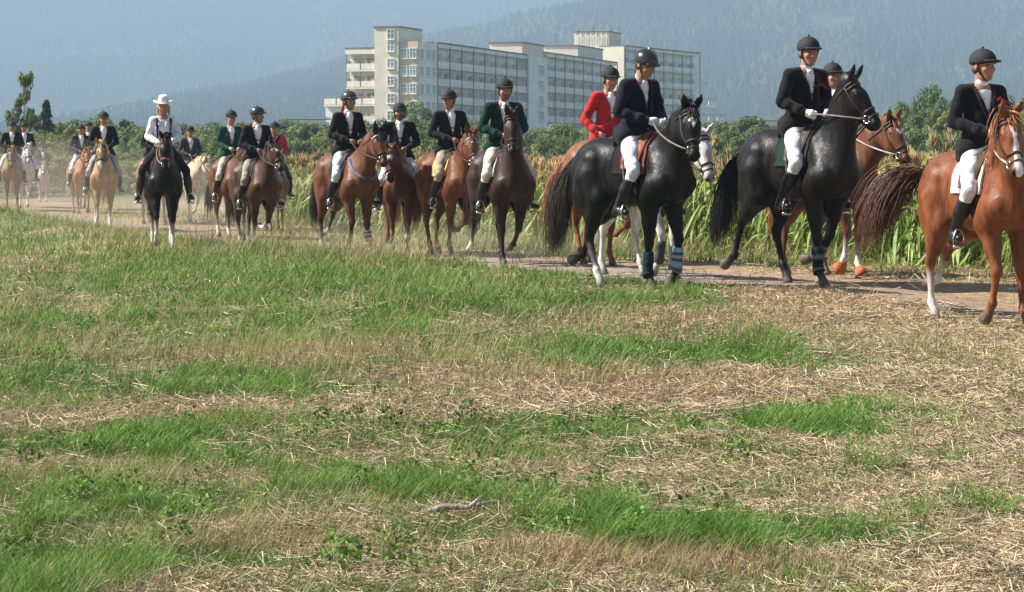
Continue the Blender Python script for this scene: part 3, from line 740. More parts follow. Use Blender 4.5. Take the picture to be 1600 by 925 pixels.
# tall pale seed grass on the left bank and along the verge
X, Y = scatter(430000, 6.2, 60); s, u, tr, g, br, n = zones(X, Y)
leftw = sstep(2.2, -1.5, X - (Y - 8) * .06)
verge = np.exp(-((u + 1.6) / 1.1) ** 2)
clump = np.clip(2.6 * (fbm(X * 1.4 + 33, Y * 1.2 + 8) - .36), .05, 1.2)
dens = np.clip(.75 * leftw * clump * (1 - .75 * g) + (.40 + .55 * sstep(8, 11, s)) * verge * (.4 + clump), 0, 1) * (1 - tr * .96) * np.where(u > 4.8, 0, 1) + .55 * np.exp(-((u - 3.6) / .9) ** 2)
k = RNG.random(len(X)) < dens * .8; X, Y, u, g, n = X[k], Y[k], u[k], g[k], n[k]; N = len(X)
hh = RNG.uniform(.07, .26, N) * np.where(Y > 14, 1.15, .6) * np.where((u > -2) & (Y < 28), .6, np.where((u > -2.6) & (Y > 27), 1.6, 1)) * np.where(RNG.random(N) < .06, 1.5, 1)
c = TAN + (np.array([.19, .23, .065]) - TAN) * np.clip(RNG.normal(.35, .35, N), 0, 1)[:, None]
V, Fc, C = ribbons(place(X, Y), RNG.uniform(0, 6.28, N), RNG.uniform(0, .3, N), hh, RNG.uniform(.0012, .0026, N) * np.clip(Y / 11, .9, 3), RNG.uniform(0, .6, N), c * .75, c * 1.1)
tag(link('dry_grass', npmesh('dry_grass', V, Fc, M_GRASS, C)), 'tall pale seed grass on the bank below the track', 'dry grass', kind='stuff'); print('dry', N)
# brown dry growth and stubble stalks
X, Y = scatter(350000, 6.2, 32); s, u, tr, g, br, n = zones(X, Y)
dens = np.clip(.20 + .75 * br - .5 * g, 0.02, 1) * (1 - tr * .95) * np.where(u > .6, .25, 1)
k = RNG.random(len(X)) < dens; X, Y, br, n = X[k], Y[k], br[k], n[k]; N = len(X)
c = TAN + (DRYB - TAN) * np.clip(br + RNG.normal(0.1, .3, N), 0, 1)[:, None]
V, Fc, C = ribbons(place(X, Y), RNG.uniform(0, 6.28, N), RNG.uniform(0, .7, N), RNG.uniform(.03, .12, N) * (1 + .5 * br), RNG.uniform(.0013, .0025, N) * np.clip(Y / 11, .9, 2), RNG.uniform(0, .5, N), c * .8, c * 1.1, segs=2)
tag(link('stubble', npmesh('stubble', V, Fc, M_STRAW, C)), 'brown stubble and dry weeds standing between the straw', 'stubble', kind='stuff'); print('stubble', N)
# loose straw lying about
X, Y = scatter(535000, 6.2, 34); s, u, tr, g, br, n = zones(X, Y)
rightw = sstep(-2.5, 2.0, X - (Y - 9) * .03); lines = np.exp(-((px(X, Y)[1] - 650 - (px(X, Y)[0] - 400) * -.03) / 16) ** 2) + np.exp(-((px(X, Y)[1] - 912) / 14) ** 2)
dens = np.clip(.28 + .62 * rightw + lines, 0, 1) * (1 - .8 * g * (1 - np.clip(lines, 0, 1))) * (1 - tr * .93) * np.where(u > .8, .3, 1) * np.clip(.3 + 1.5 * (fbm(X * 3, Y * 3) - .2), 0, 1)
k = RNG.random(len(X)) < dens; X, Y, n = X[k], Y[k], n[k]; N = len(X)
P = place(X, Y); P[:, 2] += RNG.uniform(.005, .05, N)
az = RNG.uniform(0, 6.28, N); pit = RNG.normal(.05, .22, N); L = (.035 + .20 * RNG.random(N) ** 2) * np.clip(Y / 11, .75, 1.3); r = RNG.uniform(.0010, .0025, N) * np.clip(Y / 11, .9, 2)
d = np.stack([np.cos(az) * np.cos(pit), np.sin(az) * np.cos(pit), np.sin(pit)], 1); a1 = np.stack([-np.sin(az), np.cos(az), 0 * az], 1); a2 = np.cross(d, a1)
V = np.zeros((N, 6, 3))
for e_, o_ in ((0, -.5), (1, .5)):
    for q_i in range(3):
        th = 2.094 * q_i; V[:, e_ * 3 + q_i] = P + d * (L * o_)[:, None] + r[:, None] * (a1 * math.cos(th) + a2 * math.sin(th))
V[:, 3:, 2] += 0; b = (np.arange(N) * 6)[:, None]
Q = (b[:, :, None] + np.array([(0, 1, 4, 3), (1, 2, 5, 4), (2, 0, 3, 5)])[None]).reshape(-1, 4)
c = np.array([.76, .63, .43]) + (np.array([.22, .145, .085]) - np.array([.76, .63, .43])) * (RNG.random(N) ** .65)[:, None]
tag(link('straw', npmesh('straw', V.reshape(-1, 3), Q, M_STRAW, np.repeat(c[:, None], 6, 1).reshape(-1, 3), smooth=False)), 'loose pale straw lying over the harvested field', 'straw', kind='stuff'); print('straw', N, round(time.time() - T0, 1))
# stones and clods on the track
X, Y = scatter(14000, 15, 60); s, u, tr, g, br, n = zones(X, Y); k = (u > -.9) & (u < 4.2) & (RNG.random(len(X)) < .25 + .5 * tr); X, Y = X[k], Y[k]; N = len(X)
oc = np.array([(1, 0, 0), (0, 1, 0), (-1, 0, 0), (0, -1, 0), (0, 0, .8), (0, 0, -.6)], float); sz = RNG.uniform(.008, .028, N) ** 1.0
V = place(X, Y)[:, None] + (oc[None] * RNG.uniform(.6, 1.3, (N, 6, 3))) * sz[:, None, None]
b = (np.arange(N) * 6)[:, None]; T_ = (b[:, :, None] + np.array([(0, 1, 4), (1, 2, 4), (2, 3, 4), (3, 0, 4), (1, 0, 5), (2, 1, 5), (3, 2, 5), (0, 3, 5)])[None]).reshape(-1, 3)
c = np.array([.24, .19, .14]) * RNG.uniform(.6, 1.5, N)[:, None]
tag(link('gravel', npmesh('gravel', V.reshape(-1, 3), T_, M_STRAW, np.repeat(c[:, None], 6, 1).reshape(-1, 3), smooth=False)), 'loose stones and clods on the dirt track', 'gravel', kind='stuff')
# leafy weeds: broad leaves in low dark clumps
X, Y = scatter(940, 6.2, 40); s, u, tr, g, br, n = zones(X, Y)
k = (RNG.random(len(X)) < (.5 * (g > .5)) * sstep(3.0, -.5, X - (Y - 8) * .05)) & (tr < .1) & (u < 4)
P = place(X[k], Y[k]); cen = []; rad = []
for p in P:
    for i in range(3): cen.append(p + np.array((random.gauss(0, .10), random.gauss(0, .08), random.uniform(.02, .12)))); rad.append(random.uniform(.05, .11))
V, Q, C = leafcloud(cen, rad, 34, .013, (.100, .200, .034), .25, .8)
tag(link('weeds', npmesh('weeds', V, Q, M_GRASS, C, smooth=False)), 'leafy dark green weeds in clumps on the bank', 'weeds', kind='stuff')
# two grey pieces of wood lying in the stubble
M_WOOD = mat('weathered_wood', (.30, .26, .22), rough=.9, var=.4, scale=14, bump=.5)
for x, y, lab in ((712, 534, 'grey weathered branch lying below the grass bank'), (718, 815, 'grey weathered branch lying in the nearest stubble')):
    Yd = F * CAMZ / (y - HZ); p = at(x, y, Yd); a = Acc(); L = 55 / F * Yd
    a.tube([(-L, 0, .0), (-L * .4, .01, .02), (L * .2, 0, .015), (L, .03, .04)], [.008, .014, .013, .005], 7); a.tube([(L * .3, 0, .02), (L * .6, -.05, .07)], [.01, .004], 6)
    o = a.build('branch', M_WOOD, loc=(p.x, p.y, float(gz(p.x, p.y)) + .03)); tag(o, lab, 'branch')

# ------------------------------------------------------------------ horses
M_COAT = attrmat('horse_coat', rough=.44, var=.4, scale=9, spec=.18, stretch=(1.6, 1.6, .55), roughvar=.14)
def coat_relief(m):
    t = m.node_tree; p = t.nodes['Principled BSDF']; tc = t.nodes.new('ShaderNodeTexCoord'); prev = None
    for sc_, st_, dist, str_ in ((5.0, (1.2, 1.2, .6), .04, .22), (75.0, (1, 1, .22), .010, .45), (24.0, (1.6, 1.6, .16), .012, .22)):
        mp = t.nodes.new('ShaderNodeMapping'); mp.inputs['Scale'].default_value = st_; n = t.nodes.new('ShaderNodeTexNoise'); n.inputs['Scale'].default_value = sc_; n.inputs['Detail'].default_value = 4
        t.links.new(tc.outputs['Object'], mp.inputs[0]); t.links.new(mp.outputs[0], n.inputs['Vector'])
        b = t.nodes.new('ShaderNodeBump'); b.inputs['Strength'].default_value = str_; b.inputs['Distance'].default_value = dist; t.links.new(n.outputs['Fac'], b.inputs['Height'])
        if prev: t.links.new(prev.outputs[0], b.inputs['Normal'])
        prev = b
    t.links.new(prev.outputs[0], p.inputs['Normal'])
coat_relief(M_COAT)
M_HAIR = attrmat('horse_hair', rough=.5, var=.35, scale=30, spec=.4)
M_TACK = attrmat('tack_leather', rough=.5, var=.3, scale=14, spec=.3, bump=.15, bscale=20)
M_CLOTH = attrmat('cloth', rough=.92, var=.22, scale=9, bump=.8, bscale=7, spec=.12, sheen=.05, stretch=(1, 1, 1.7))
M_SKIN = attrmat('skin', rough=.55, var=.08, scale=30, spec=.35)
M_BOOT = attrmat('boot_leather', rough=.35, var=.3, scale=12, spec=.35, bump=.3, bscale=10)
M_HELM = attrmat('helmet_shell', rough=.8, var=.15, scale=20, spec=.4)
M_SHINY = attrmat('polished_shell', rough=.22, var=.15, scale=10, spec=.6)
M_IRON = mat('steel', (.62, .62, .62), rough=.25, metal=1.0, var=.1)
M_EYE = mat('eye', (.010, .007, .005), rough=.08, spec=.8, var=.1)
BLACK = (.012, .011, .012); HOOF = (.10, .085, .07); SOCK = (.62, .58, .54)
def coat(base, points=None, mane=None, muzzle=None, socks=(), blaze=None, belly=None, hoof=HOOF):
    return dict(base=base, points=points or base, mane=mane or base, muzzle=muzzle or tuple(c * .45 for c in base), socks=socks, blaze=blaze, belly=belly or base, hoof=hoof)
# walking poses: (swing forward deg, flexion deg, lifted) for front right, front left, hind right, hind left (right = the side the camera sees on its left)
POSES = {
    'a': ((16, 30, 1), (8, 0, 0), (-2, 0, 0), (-20, 26, 1)),
    'b': ((-8, 0, 0), (-16, 48, 1), (14, 0, 0), (-14, 0, 0)),
    'c': ((24, 36, 1), (-3, 0, 0), (-16, 0, 0), (14, 0, 0)),
    'd': ((5, 0, 0), (-12, 34, 1), (-14, 14, 1), (10, 0, 0)),
    'e': ((-4, 0, 0), (18, 24, 1), (12, 0, 0), (-18, 20, 1)),
    's': ((3, 0, 0), (-3, 0, 0), (3, 0, 0), (-5, 0, 0)),
}
def rot2(v, a):                                 # rotate (x, z) so that + swings forward
    c, s = math.cos(a), math.sin(a); return np.array([v[0] * c - v[1] * s, 0, v[0] * s + v[1] * c]) if False else (v[0] * c - v[1] * s, v[0] * s + v[1] * c)
def horse_body(H):
    c = H['coat']; B = c['base']; P = c['points']; S = Sdf(); J = {}
    up = tuple(b * 1.0 for b in B); bel = c['belly']
    S.ell((.12, 0, 1.205), (.64, .265, .315), bel, .05)
    S.ell((.52, 0, 1.19), (.27, .225, .31), B, .05)
    S.cone((.47, 0, 1.47), (.12, 0, 1.40), .105, .13, B, k=.08)
    S.cone((.10, 0, 1.32), (-.48, 0, 1.385), .20, .19, B, k=.08)
    S.ell((-.52, 0, 1.28), (.37, .275, .30), B, .06)
    S.cone((-.05, 0, 1.06), (-.45, 0, 1.18), .20, .15, bel, k=.08)
    for y in (-1, 1):
        S.cone((.40, .10 * y, 1.44), (.60, .165 * y, 1.12), .085, .125, B, k=.03); S.cone((.30, .13 * y, 1.36), (.44, .19 * y, 1.04), .06, .105, B, k=.025)
        S.cone((.60, .15 * y, 1.10), (.40, .195 * y, .97), .12, .11, B, k=.03)
        S.ell((.66, .095 * y, 1.12), (.13, .105, .17), B, .025)
        S.cone((-.46, .15 * y, 1.33), (-.52, .165 * y, 1.02), .155, .155, B, k=.035); S.cone((-.40, .21 * y, 1.34), (-.42, .20 * y, 1.2), .05, .07, B, k=.05)
        S.cone((-.72, .11 * y, 1.24), (-.64, .145 * y, .92), .13, .105, B, k=.03)
    # neck and head
    yw, pt = R(H.get('nyaw', 0)), R(H.get('npitch', 50))
    nd = np.array([math.cos(pt) * math.cos(yw), math.cos(pt) * math.sin(yw), math.sin(pt)]); side = np.array([-math.sin(yw), math.cos(yw), 0])
    nl = H.get('nlen', .80); poll = np.array([.50, 0, 1.30]) + nd * nl
    hy, hp = R(H.get('hyaw', 0)), R(H.get('hpitch', 52))
    f = np.array([math.cos(hp) * math.cos(hy), math.cos(hp) * math.sin(hy), -math.sin(hp)]); l = np.array([-math.sin(hy), math.cos(hy), 0]); u = np.cross(f, l) * 1.0
    if u[2] < 0: u = -u
    hd = lambda a, b, s=0: poll + f * a + u * b + l * s
    mid = np.array([.52, 0, 1.30]) + nd * nl * .52 + np.array([-.02, 0, .05])
    S.cone((.36, 0, 1.43), mid + (0, 0, .06), .12, .115, B, k=.10, n=side, f=.75)
    S.cone(mid + (0, 0, .06), hd(-.03, -.05), .115, .085, B, k=.08, n=side, f=.72)
    S.cone((.57, 0, 1.20), mid - nd * .02 + np.array([nd[2], 0, -nd[0]]) * .08, .215, .14, B, k=.09, n=side, f=.75)
    S.cone(mid + np.array([nd[2], 0, -nd[0]]) * .06, hd(.07, -.12), .155, .095, B, k=.08, n=side, f=.66)
    S.cone(hd(.0, -.06), hd(.22, -.075), .088, .100, B, k=.04, n=l, f=.90)
    S.cone(hd(.20, -.06), hd(.47, -.075), .092, .056, B, tuple(np.array(B) * .7 + np.array(c['muzzle']) * .3), k=.04, n=l, f=.80)
    for y in (-1, 1):
        S.ell(hd(.19, -.15, .048 * y), (.15, .115, .045), B, .03, M=np.stack([f, u, l], 1))
        S.ell(hd(.175, -.025, .078 * y), (.055, .032, .024), B, .02, M=np.stack([f, u, l], 1))
        S.cone(hd(.30, -.055, .055 * y), hd(.42, -.085, .048 * y), .022, .018, B, k=.02)
        e0 = hd(.005, .02, .062 * y); tilt = H.get('ears', 0)
        ed = nrm(u * .9 - f * (.45 + tilt) + l * .22 * y)
        S.cone(e0, e0 + ed * .075, .036, .040, B, P if c['points'] != B else B, k=.02, n=nrm(np.cross(ed, l)), f=.6)
        S.cone(e0 + ed * .07, e0 + ed * .165, .038, .012, P if c['points'] != B else B, k=.015, n=nrm(np.cross(ed, l)), f=.6)
        S.ell(hd(.515, -.075, .040 * y), (.032, .030, .026), c['muzzle'], .02, M=np.stack([f, u, l], 1))
    S.ell(hd(.50, -.095), (.075, .070, .056), c['muzzle'], .03, M=np.stack([f, u, l], 1))
    S.cone(hd(.24, -.205), hd(.47, -.145), .045, .036, B, c['muzzle'], k=.04)
    S.ell(hd(.49, -.15), (.045, .032, .036), c['muzzle'], .02, M=np.stack([f, u, l], 1))
    J.update(poll=poll, f=f, u=u, l=l, hd=hd, nd=nd, side=side, mid=mid)
    # legs
    legs = []
    for i, (sw, fl, up_) in enumerate(POSES[H.get('pose', 'a')]):
        y = -1 if i in (0, 2) else 1; a = R(sw); b = R(fl); sock = c['socks'][i] if i < len(c['socks']) else 0
        if i < 2:
            E = np.array([.40, .165 * y, .93])
            D = lambda an: np.array([math.sin(an), 0, -math.cos(an)])
            K = E + D(a) * .42; Ft = K + D(a - b) * .30; hb = a - b * 1.1
            Pp = Ft + D(.62 + a * .3 if not up_ else hb - .35) * .12; hd_ = D(.35 + a * .2) if not up_ else D(hb - .55)
            names = (E, K, Ft, Pp)
        else:
            hip = np.array([-.54, .15 * y, 1.20]); D = lambda an: np.array([math.sin(an), 0, -math.cos(an)])
            E = np.array([-.40, .175 * y, .93]); E = hip + D(a * .6 + math.atan2(.14, .27)) * .304; E[1] = .175 * y
            K = E + D(a * .8 - R(34) - b * .3) * .45; Ft = K + D(a + R(6) + b * .1 - (b * .9 if up_ else 0)) * .37
            Pp = Ft + D(.55 if not up_ else a - b - .5) * .12; hd_ = D(.35) if not up_ else D(a - b - .6)
            names = (E, K, Ft, Pp)
        if not up_:                              # standing leg: stretch so that the hoof rests on the ground
            zt = .075; k = (E[2] - zt) / (E[2] - Pp[2])
            for q in (K, Ft, Pp): q[2] = E[2] - (E[2] - q[2]) * k
        for q in (K, Ft, Pp): q[1] = y * (.165 - .02 if i < 2 else .155)
        tip = Pp + hd_ * .075
        cK = tuple(np.array(B) * .45 + np.array(P) * .55); pc = P; sc = SOCK if sock else P
        cc = SOCK if sock > 1 else tuple(np.array(P) * (1 - .3 * sock) + np.array(SOCK) * .3 * sock)
        if i < 2:
            S.cone((.50, .165 * y, 1.08), E, .15, .125, B, k=.05); S.cone(E, E + (K - E) * .55, .115, .075, B, B, k=.04); S.cone(E + (K - E) * .5, K, .076, .050, B, cK, k=.03)
        else:
            S.cone((-.50, .16 * y, 1.15), E, .20, .14, B, k=.06); S.cone(E, E + (K - E) * .6, .145, .080, B, B, k=.05)
            S.cone((-.66, .15 * y, 1.0), E + (K - E) * .7, .12, .062, B, B, k=.05); S.cone(E + (K - E) * .55, K, .078, .052, B, cK, k=.03)
            S.cone(K + (-.045, 0, .03), K + (-.02, 0, -.10), .030, .030, cK, P, k=.03)
        S.ell(K, (.056, .050, .068), cK, .018); S.cone(K, Ft, .040, .028, P, cc, k=.02)
        S.cone(K + (Ft - K) * .1 + (-.022, 0, 0), Ft + (-.018, 0, 0), .022, .020, P, cc, k=.02)
        S.ell(Ft, (.047, .042, .046), sc, .015); S.cone(Ft, Pp, .038, .042, sc, sc, k=.02)
        S.cone(Pp, tip, .046, .064, c['hoof'], c['hoof'], k=.01)
        if not up_: S.cuts.append(None)
        legs.append((E, K, Ft, Pp, tip))
    S.cuts = [lambda Q: np.where(Q[..., 2] < .3, -Q[..., 2], -9.)]
    J['legs'] = legs
    def paint(V, C):
        d = V - poll; ff = d @ f; uu = d @ u; ll = d @ l
        if c['blaze']:
            kind = c['blaze']; face = (uu > -.085 + .0) & (ff > .04) & (ff < .62)
            if kind == 'star': mk = face & ((ff - .15) ** 2 / .075 ** 2 + ll ** 2 / .036 ** 2 < 1)
            elif kind == 'diamond': mk = face & (np.abs(ff - .16) / .085 + np.abs(ll) / .046 < 1)
            elif kind == 'snip': mk = face & (((ff - .13) ** 2 / .05 ** 2 + ll ** 2 / .026 ** 2 < 1) | ((ff > .34) & (np.abs(ll) < .020)))
            else: mk = face & (np.abs(ll) < .022 + .016 * np.clip((ff - .25) / .25, 0, 1))
            C[mk] = (.68, .65, .62)
        for y in (-1, 1):
            nz = hd(.545, -.078, .048 * y); C[np.linalg.norm(V - nz, axis=1) < .024] = (.006, .005, .005)
        # mottled sweat and dapples belong to the coat
        return C
    return S, J, paint
def march(S, O, D, off=0.0, rmax=.6, n=90):
    """farthest crossing of the body's surface along rays"""
    O = np.asarray(O, float); D = np.asarray(D, float); t = np.linspace(0, rmax, n)
    d = S.at(O[..., None, :] + D[..., None, :] * t[:, None]) - off
    ins = d < 0; idx = n - 1 - np.argmax(ins[..., ::-1], -1); return t[np.clip(idx, 1, n - 1)]
def wrap(S, xs, ths, off, thick, zc=1.18, edge=None):
    """closed sheet laid round the barrel: xs along the back, ths degrees from the top"""
    xs = np.asarray(xs, float); th = np.radians(ths); X, T = np.meshgrid(xs, th, indexing='ij')
    if edge is not None: X = edge(X, T)
    O = np.stack([X, 0 * X, np.full_like(X, zc)], -1); D = np.stack([0 * X, np.sin(T), np.cos(T)], -1)
    t = march(S, O, D); a, b = X.shape
    Vi = (O + D * (t + off)[..., None]).reshape(-1, 3); Vo = (O + D * (t + off + thick)[..., None]).reshape(-1, 3); n = a * b
    g = np.arange(n).reshape(a, b); q = np.stack([g[:-1, :-1], g[1:, :-1], g[1:, 1:], g[:-1, 1:]], -1).reshape(-1, 4)
    ring = np.concatenate([g[0, :], g[1:, -1], g[-1, -2::-1], g[-2:0:-1, 0]]); r2 = np.roll(ring, -1)
    e = np.stack([ring, r2, r2 + n, ring + n], 1)
    return np.vstack([Vi, Vo]), np.concatenate([q[:, ::-1], q + n, e])
def strands(roots, dirs, lens, rad, col, colv, grav=1.0, segs=5, n=3, wave=.02, rs=RNG):
    """a lock of hair: tapered three-sided strands that start along dirs and fall"""
    a = Acc(); N = len(roots)
    P = np.zeros((N, segs + 1, 3)); P[:, 0] = roots; d = nrm_rows(np.array(dirs, float)); st = (np.asarray(lens) / segs)[:, None]
    for j in range(segs):
        d = nrm_rows(d + np.array([0, 0, -grav]) / segs + rs.normal(0, wave * 3, (N, 3))); P[:, j + 1] = P[:, j] + d * st
    T = np.gradient(P, axis=1); T /= np.linalg.norm(T, axis=2, keepdims=True) + 1e-9
    A = np.cross(T, np.array([.31, .9, .2])); A /= np.linalg.norm(A, axis=2, keepdims=True) + 1e-9; Bv = np.cross(A, T)
    rr = rad * (1 - np.linspace(0, 1, segs + 1) ** 2 * .85)
    th = np.arange(n) * 2 * np.pi / n
    V = P[:, :, None] + rr[None, :, None, None] * (np.cos(th)[None, None, :, None] * A[:, :, None] + np.sin(th)[None, None, :, None] * Bv[:, :, None])
    base = (np.arange(N) * (segs + 1) * n)[:, None]
    q = np.array([(j * n + k, j * n + (k + 1) % n, (j + 1) * n + (k + 1) % n, (j + 1) * n + k) for j in range(segs) for k in range(n)])
    C = np.repeat(np.clip(np.asarray(col)[None] * (1 + rs.normal(0, colv, N))[:, None], .003, 1)[:, None], (segs + 1) * n, 1).reshape(-1, 3)
    a.add(V.reshape(-1, 3), (base[:, :, None] + q[None]).reshape(-1, 4), col=C); return a
def ring_on(S, O, a, b, n=22, off=.004, arc=(0, 360)):
    th = np.radians(np.linspace(arc[0], arc[1], n, endpoint=arc[1] - arc[0] < 359)); D = np.cos(th)[:, None] * a + np.sin(th)[:, None] * b
    t = march(S, np.broadcast_to(O, D.shape), D, rmax=.28, n=80); return O + D * (t + off)[:, None]
HORSES = []
def make_horse(H):
    S, J, paint = H['sdf']; h = H['vox']; sc = H['scale']; V, Q, C = S.mesh(h, paint)
    root = link('horse', npmesh('horse', V, Q, M_COAT, C)); root.location = H['loc']; root.rotation_euler = (0, 0, R(H['phi'] - 90)); root.scale = (sc, sc * .94, sc)
    tag(root, H['label'], 'horse', 'horses walking in the procession'); H['obj'] = root
    c = H['coat']; near = H['d'] < 36; hd, f, u, l, poll, nd = J['hd'], J['f'], J['u'], J['l'], J['poll'], J['nd']
    rs = np.random.default_rng(int(H['xh']) + 3)
    for y in (-1, 1):
        a = Acc(); a.sphere(hd(.178, -.028, .084 * y), .022, 10, scale=(1, 1, 1)); a.build('eye', M_EYE, root)
    # mane, forelock, tail
    ms = H.get('mside', 1); N = 420 if near else 150; t = rs.random(N)
    w0 = np.array([.34, 0, 1.545]); pm = J['mid'] + (0, 0, .175); p2 = hd(-.075, .02)
    crest = (w0[None] * ((1 - t) ** 2)[:, None] + 2 * (pm[None] + (pm - (w0 + p2) / 2) * .5) * (t * (1 - t))[:, None] + p2[None] * (t ** 2)[:, None])
    dirs = np.stack([np.full(N, .0), rs.choice([ms, ms, ms, ms, -ms], N) * rs.uniform(.5, 1.1, N), rs.uniform(.2, .7, N)], 1) + nd * -.1
    ml = H.get('mlen', .20)
    if H.get('plait'):
        a = Acc()
        for q in np.linspace(.08, .97, 13):
            p = w0 * (1 - q) ** 2 + 2 * (pm + (pm - (w0 + p2) / 2) * .5) * q * (1 - q) + p2 * q ** 2; a.sphere(p + (0, 0, .0), .026, 7, col=c['mane'])
        a.build('mane', M_HAIR, root)
    else:
        strands(crest + rs.normal(0, .008, (N, 3)), dirs, ml * rs.uniform(.6, 1.2, N), .0068 if near else .012, c['mane'], .25, grav=3.6, wave=.03, rs=rs).build('mane', M_HAIR, root)
        M_ = 46 if near else 20
        strands(hd(.0, .03) + rs.normal(0, .018, (M_, 3)), f[None] * .7 + u[None] * .6 + rs.normal(0, .25, (M_, 3)), rs.uniform(.10, .22, M_), .009 if near else .015, c['mane'], .25, grav=1.2, rs=rs).build('forelock', M_HAIR, root)
    N = 1000 if near else 260; tl = H.get('tail', {}); td = np.array(tl.get('dir', (-.45, 0, .0))); spread = tl.get('spread', .085)
    dock0 = np.array([-.86, 0, 1.36]); k = rs.random(N); dk = nrm(td)
    roots = dock0 + dk * (k * .22)[:, None] + np.array([0, 0, -1]) * (k ** 2 * .10)[:, None] * (tl.get('grav', 5.0) / 2.6) + rs.normal(0, .018, (N, 3))
    strands(roots, dk + rs.normal(0, spread, (N, 3)), tl.get('len', .78) * (.35 + .85 * rs.random(N) ** .7), .0048 if near else .011, tl.get('col', c['mane']), .3, grav=tl.get('grav', 5.0), segs=7, wave=tl.get('wave', .03), rs=rs).build('tail', M_HAIR, root)
    # tack
    tk = H.get('tack', {}); lea = tk.get('leather', (.030, .018, .012)); padc = tk.get('pad', (.02, .02, .022)); sadc = tk.get('saddle', (.035, .02, .013))
    ns = 9 if near else 6; nt_ = 17 if near else 11
    def pad_edge(X, T): return X + .05 * np.clip(np.abs(T) / 1.8, 0, 1) ** 2
    Vp, Qp = wrap(S, np.linspace(-.13, .36, ns), np.linspace(-84, 84, nt_), .006, .018, edge=pad_edge); a = Acc(); a.add(Vp, Qp, col=padc)
    pad = a.build('saddle_pad', M_CLOTH, root)
    if tk.get('piping') and near:
        Vq, Qq = wrap(S, np.linspace(.352, .38, 3), np.linspace(-85, 85, nt_), .010, .022, edge=pad_edge); a = Acc(); a.add(Vq, Qq, col=tk['piping']); a.build('pad_border', M_CLOTH, pad)
    a = Acc()
    for y in (-1, 1):
        def fl_edge(X, T): return X * (1 - .25 * np.clip(np.abs(T) / 1.5, 0, 1)) + .10 * np.clip(np.abs(T) / 1.5, 0, 1)
        Vf, Qf = wrap(S, np.linspace(.0, .32, 7), np.linspace(14 * y, 76 * y, 8), .028, .018, edge=fl_edge); a.add(Vf, Qf if y > 0 else Qf[:, ::-1], col=sadc)
    s2 = Sdf(); s2.cone((-.20, 0, 1.60), (-.10, 0, 1.555), .05, .07, sadc, k=.05, n=np.array([0, 1., 0]), f=2.2); s2.cone((-.12, 0, 1.555), (.16, 0, 1.555), .06, .05, sadc, k=.05, n=np.array([0, 1., 0]), f=2.0); s2.cone((.16, 0, 1.56), (.26, 0, 1.62), .06, .04, sadc, k=.04, n=np.array([0, 1., 0]), f=1.6)
    v_, q_, c_ = s2.mesh(.022 if near else .035); a.add(v_, q_, col=c_); a.build('saddle', M_TACK, root)
    Vg, Qg = wrap(S, np.linspace(.20, .30, 3), np.linspace(78, 282, 15), .006, .014); a = Acc(); a.add(Vg, Qg, col=tk.get('girth', lea)); a.build('girth', M_TACK, root)
    if tk.get('breast'):
        a = Acc()
        for y in (-1, 1):
            sp = np.linspace(0, 1, 9); O = np.stack([.38 + .30 * sp, 0 * sp, 1.30 - .12 * sp], 1); ang = np.radians(40 + 45 * sp * 0 + 45 * sp)
            D = np.stack([.25 + .55 * sp, y * np.sin(ang) * (1 - .75 * sp ** 2), np.cos(ang) * (1 - sp)], 1); D = nrm_rows(D); tt = march(S, O, D); a.tube(O + D * (tt + .008)[:, None], .022, 6, col=tk['breast'])
        a.build('breastplate', M_CLOTH, root)
    r = .0115 if near else .015
    br = Acc()
    br.tube(ring_on(S, hd(.37, -.10), u, l, off=.003), r * 1.15, 5, col=tk.get('nose', lea), closed=True)
    br.tube(ring_on(S, hd(.045, -.08), u, l, off=.003), r, 5, col=lea, closed=True)
    br.tube(ring_on(S, hd(.085, -.075), u, l, n=13, arc=(-95, 95), off=.004), r * 1.1, 5, col=tk.get('brow', lea))
    if near: br.tube(ring_on(S, hd(.44, -.11), u, l, off=.003, n=18), r * .8, 5, col=lea, closed=True)
    bits = []
    for y in (-1, 1):
        sp = np.linspace(.04, .43, 9); O = np.stack([hd(s_, -.075 - .075 * s_) for s_ in sp]); D = np.broadcast_to(l * y + u * -.10, O.shape); D = nrm_rows(D)
        tt = march(S, O, D, rmax=.25, n=80); Pt = O + D * (tt + .004)[:, None]; br.tube(Pt, r, 5, col=lea); bits.append(Pt[-1])
    bridle = br.build('bridle', M_TACK, root)
    for y, p in zip((-1, 1), bits):
        a = Acc(); th = np.linspace(0, 2 * np.pi, 12, endpoint=False); cc = p + l * y * .008
        a.tube(cc + np.cos(th)[:, None] * f * .038 + np.sin(th)[:, None] * u * .038, .007, 5, closed=True); a.build('bit_ring', M_IRON, bridle)
    if tk.get('bonnet'):
        O = hd(.06, -.05); a = Acc(); g = []
        for s_ in (-.02, .03, .08, .13, .19): g.append(ring_on(S, hd(s_, -.07), u, l, n=11, arc=(-60 + 170 * max(0, s_ - .08), 60 - 170 * max(0, s_ - .08)), off=.008))
        g = np.array(g); n0 = g.shape[1]; q = [(i * n0 + j, (i + 1) * n0 + j, (i + 1) * n0 + j + 1, i * n0 + j + 1) for i in range(4) for j in range(n0 - 1)]; a.add(g.reshape(-1, 3), q, col=tk['bonnet'])
        for y in (-1, 1):
            e0 = hd(.005, .02, .062 * y); ed = nrm(u * .9 - f * .45 + l * .22 * y); a.tube([e0 + ed * .0, e0 + ed * .08, e0 + ed * .175], [.042, .045, .012], 8, col=tk['bonnet'])
        a.build('ear_bonnet', M_CLOTH, root)
    # reins run from the bit rings to the rider's hands
    hands = H.get('hands') or [np.array([.34, -.07, 1.74]), np.array([.34, .07, 1.74])]
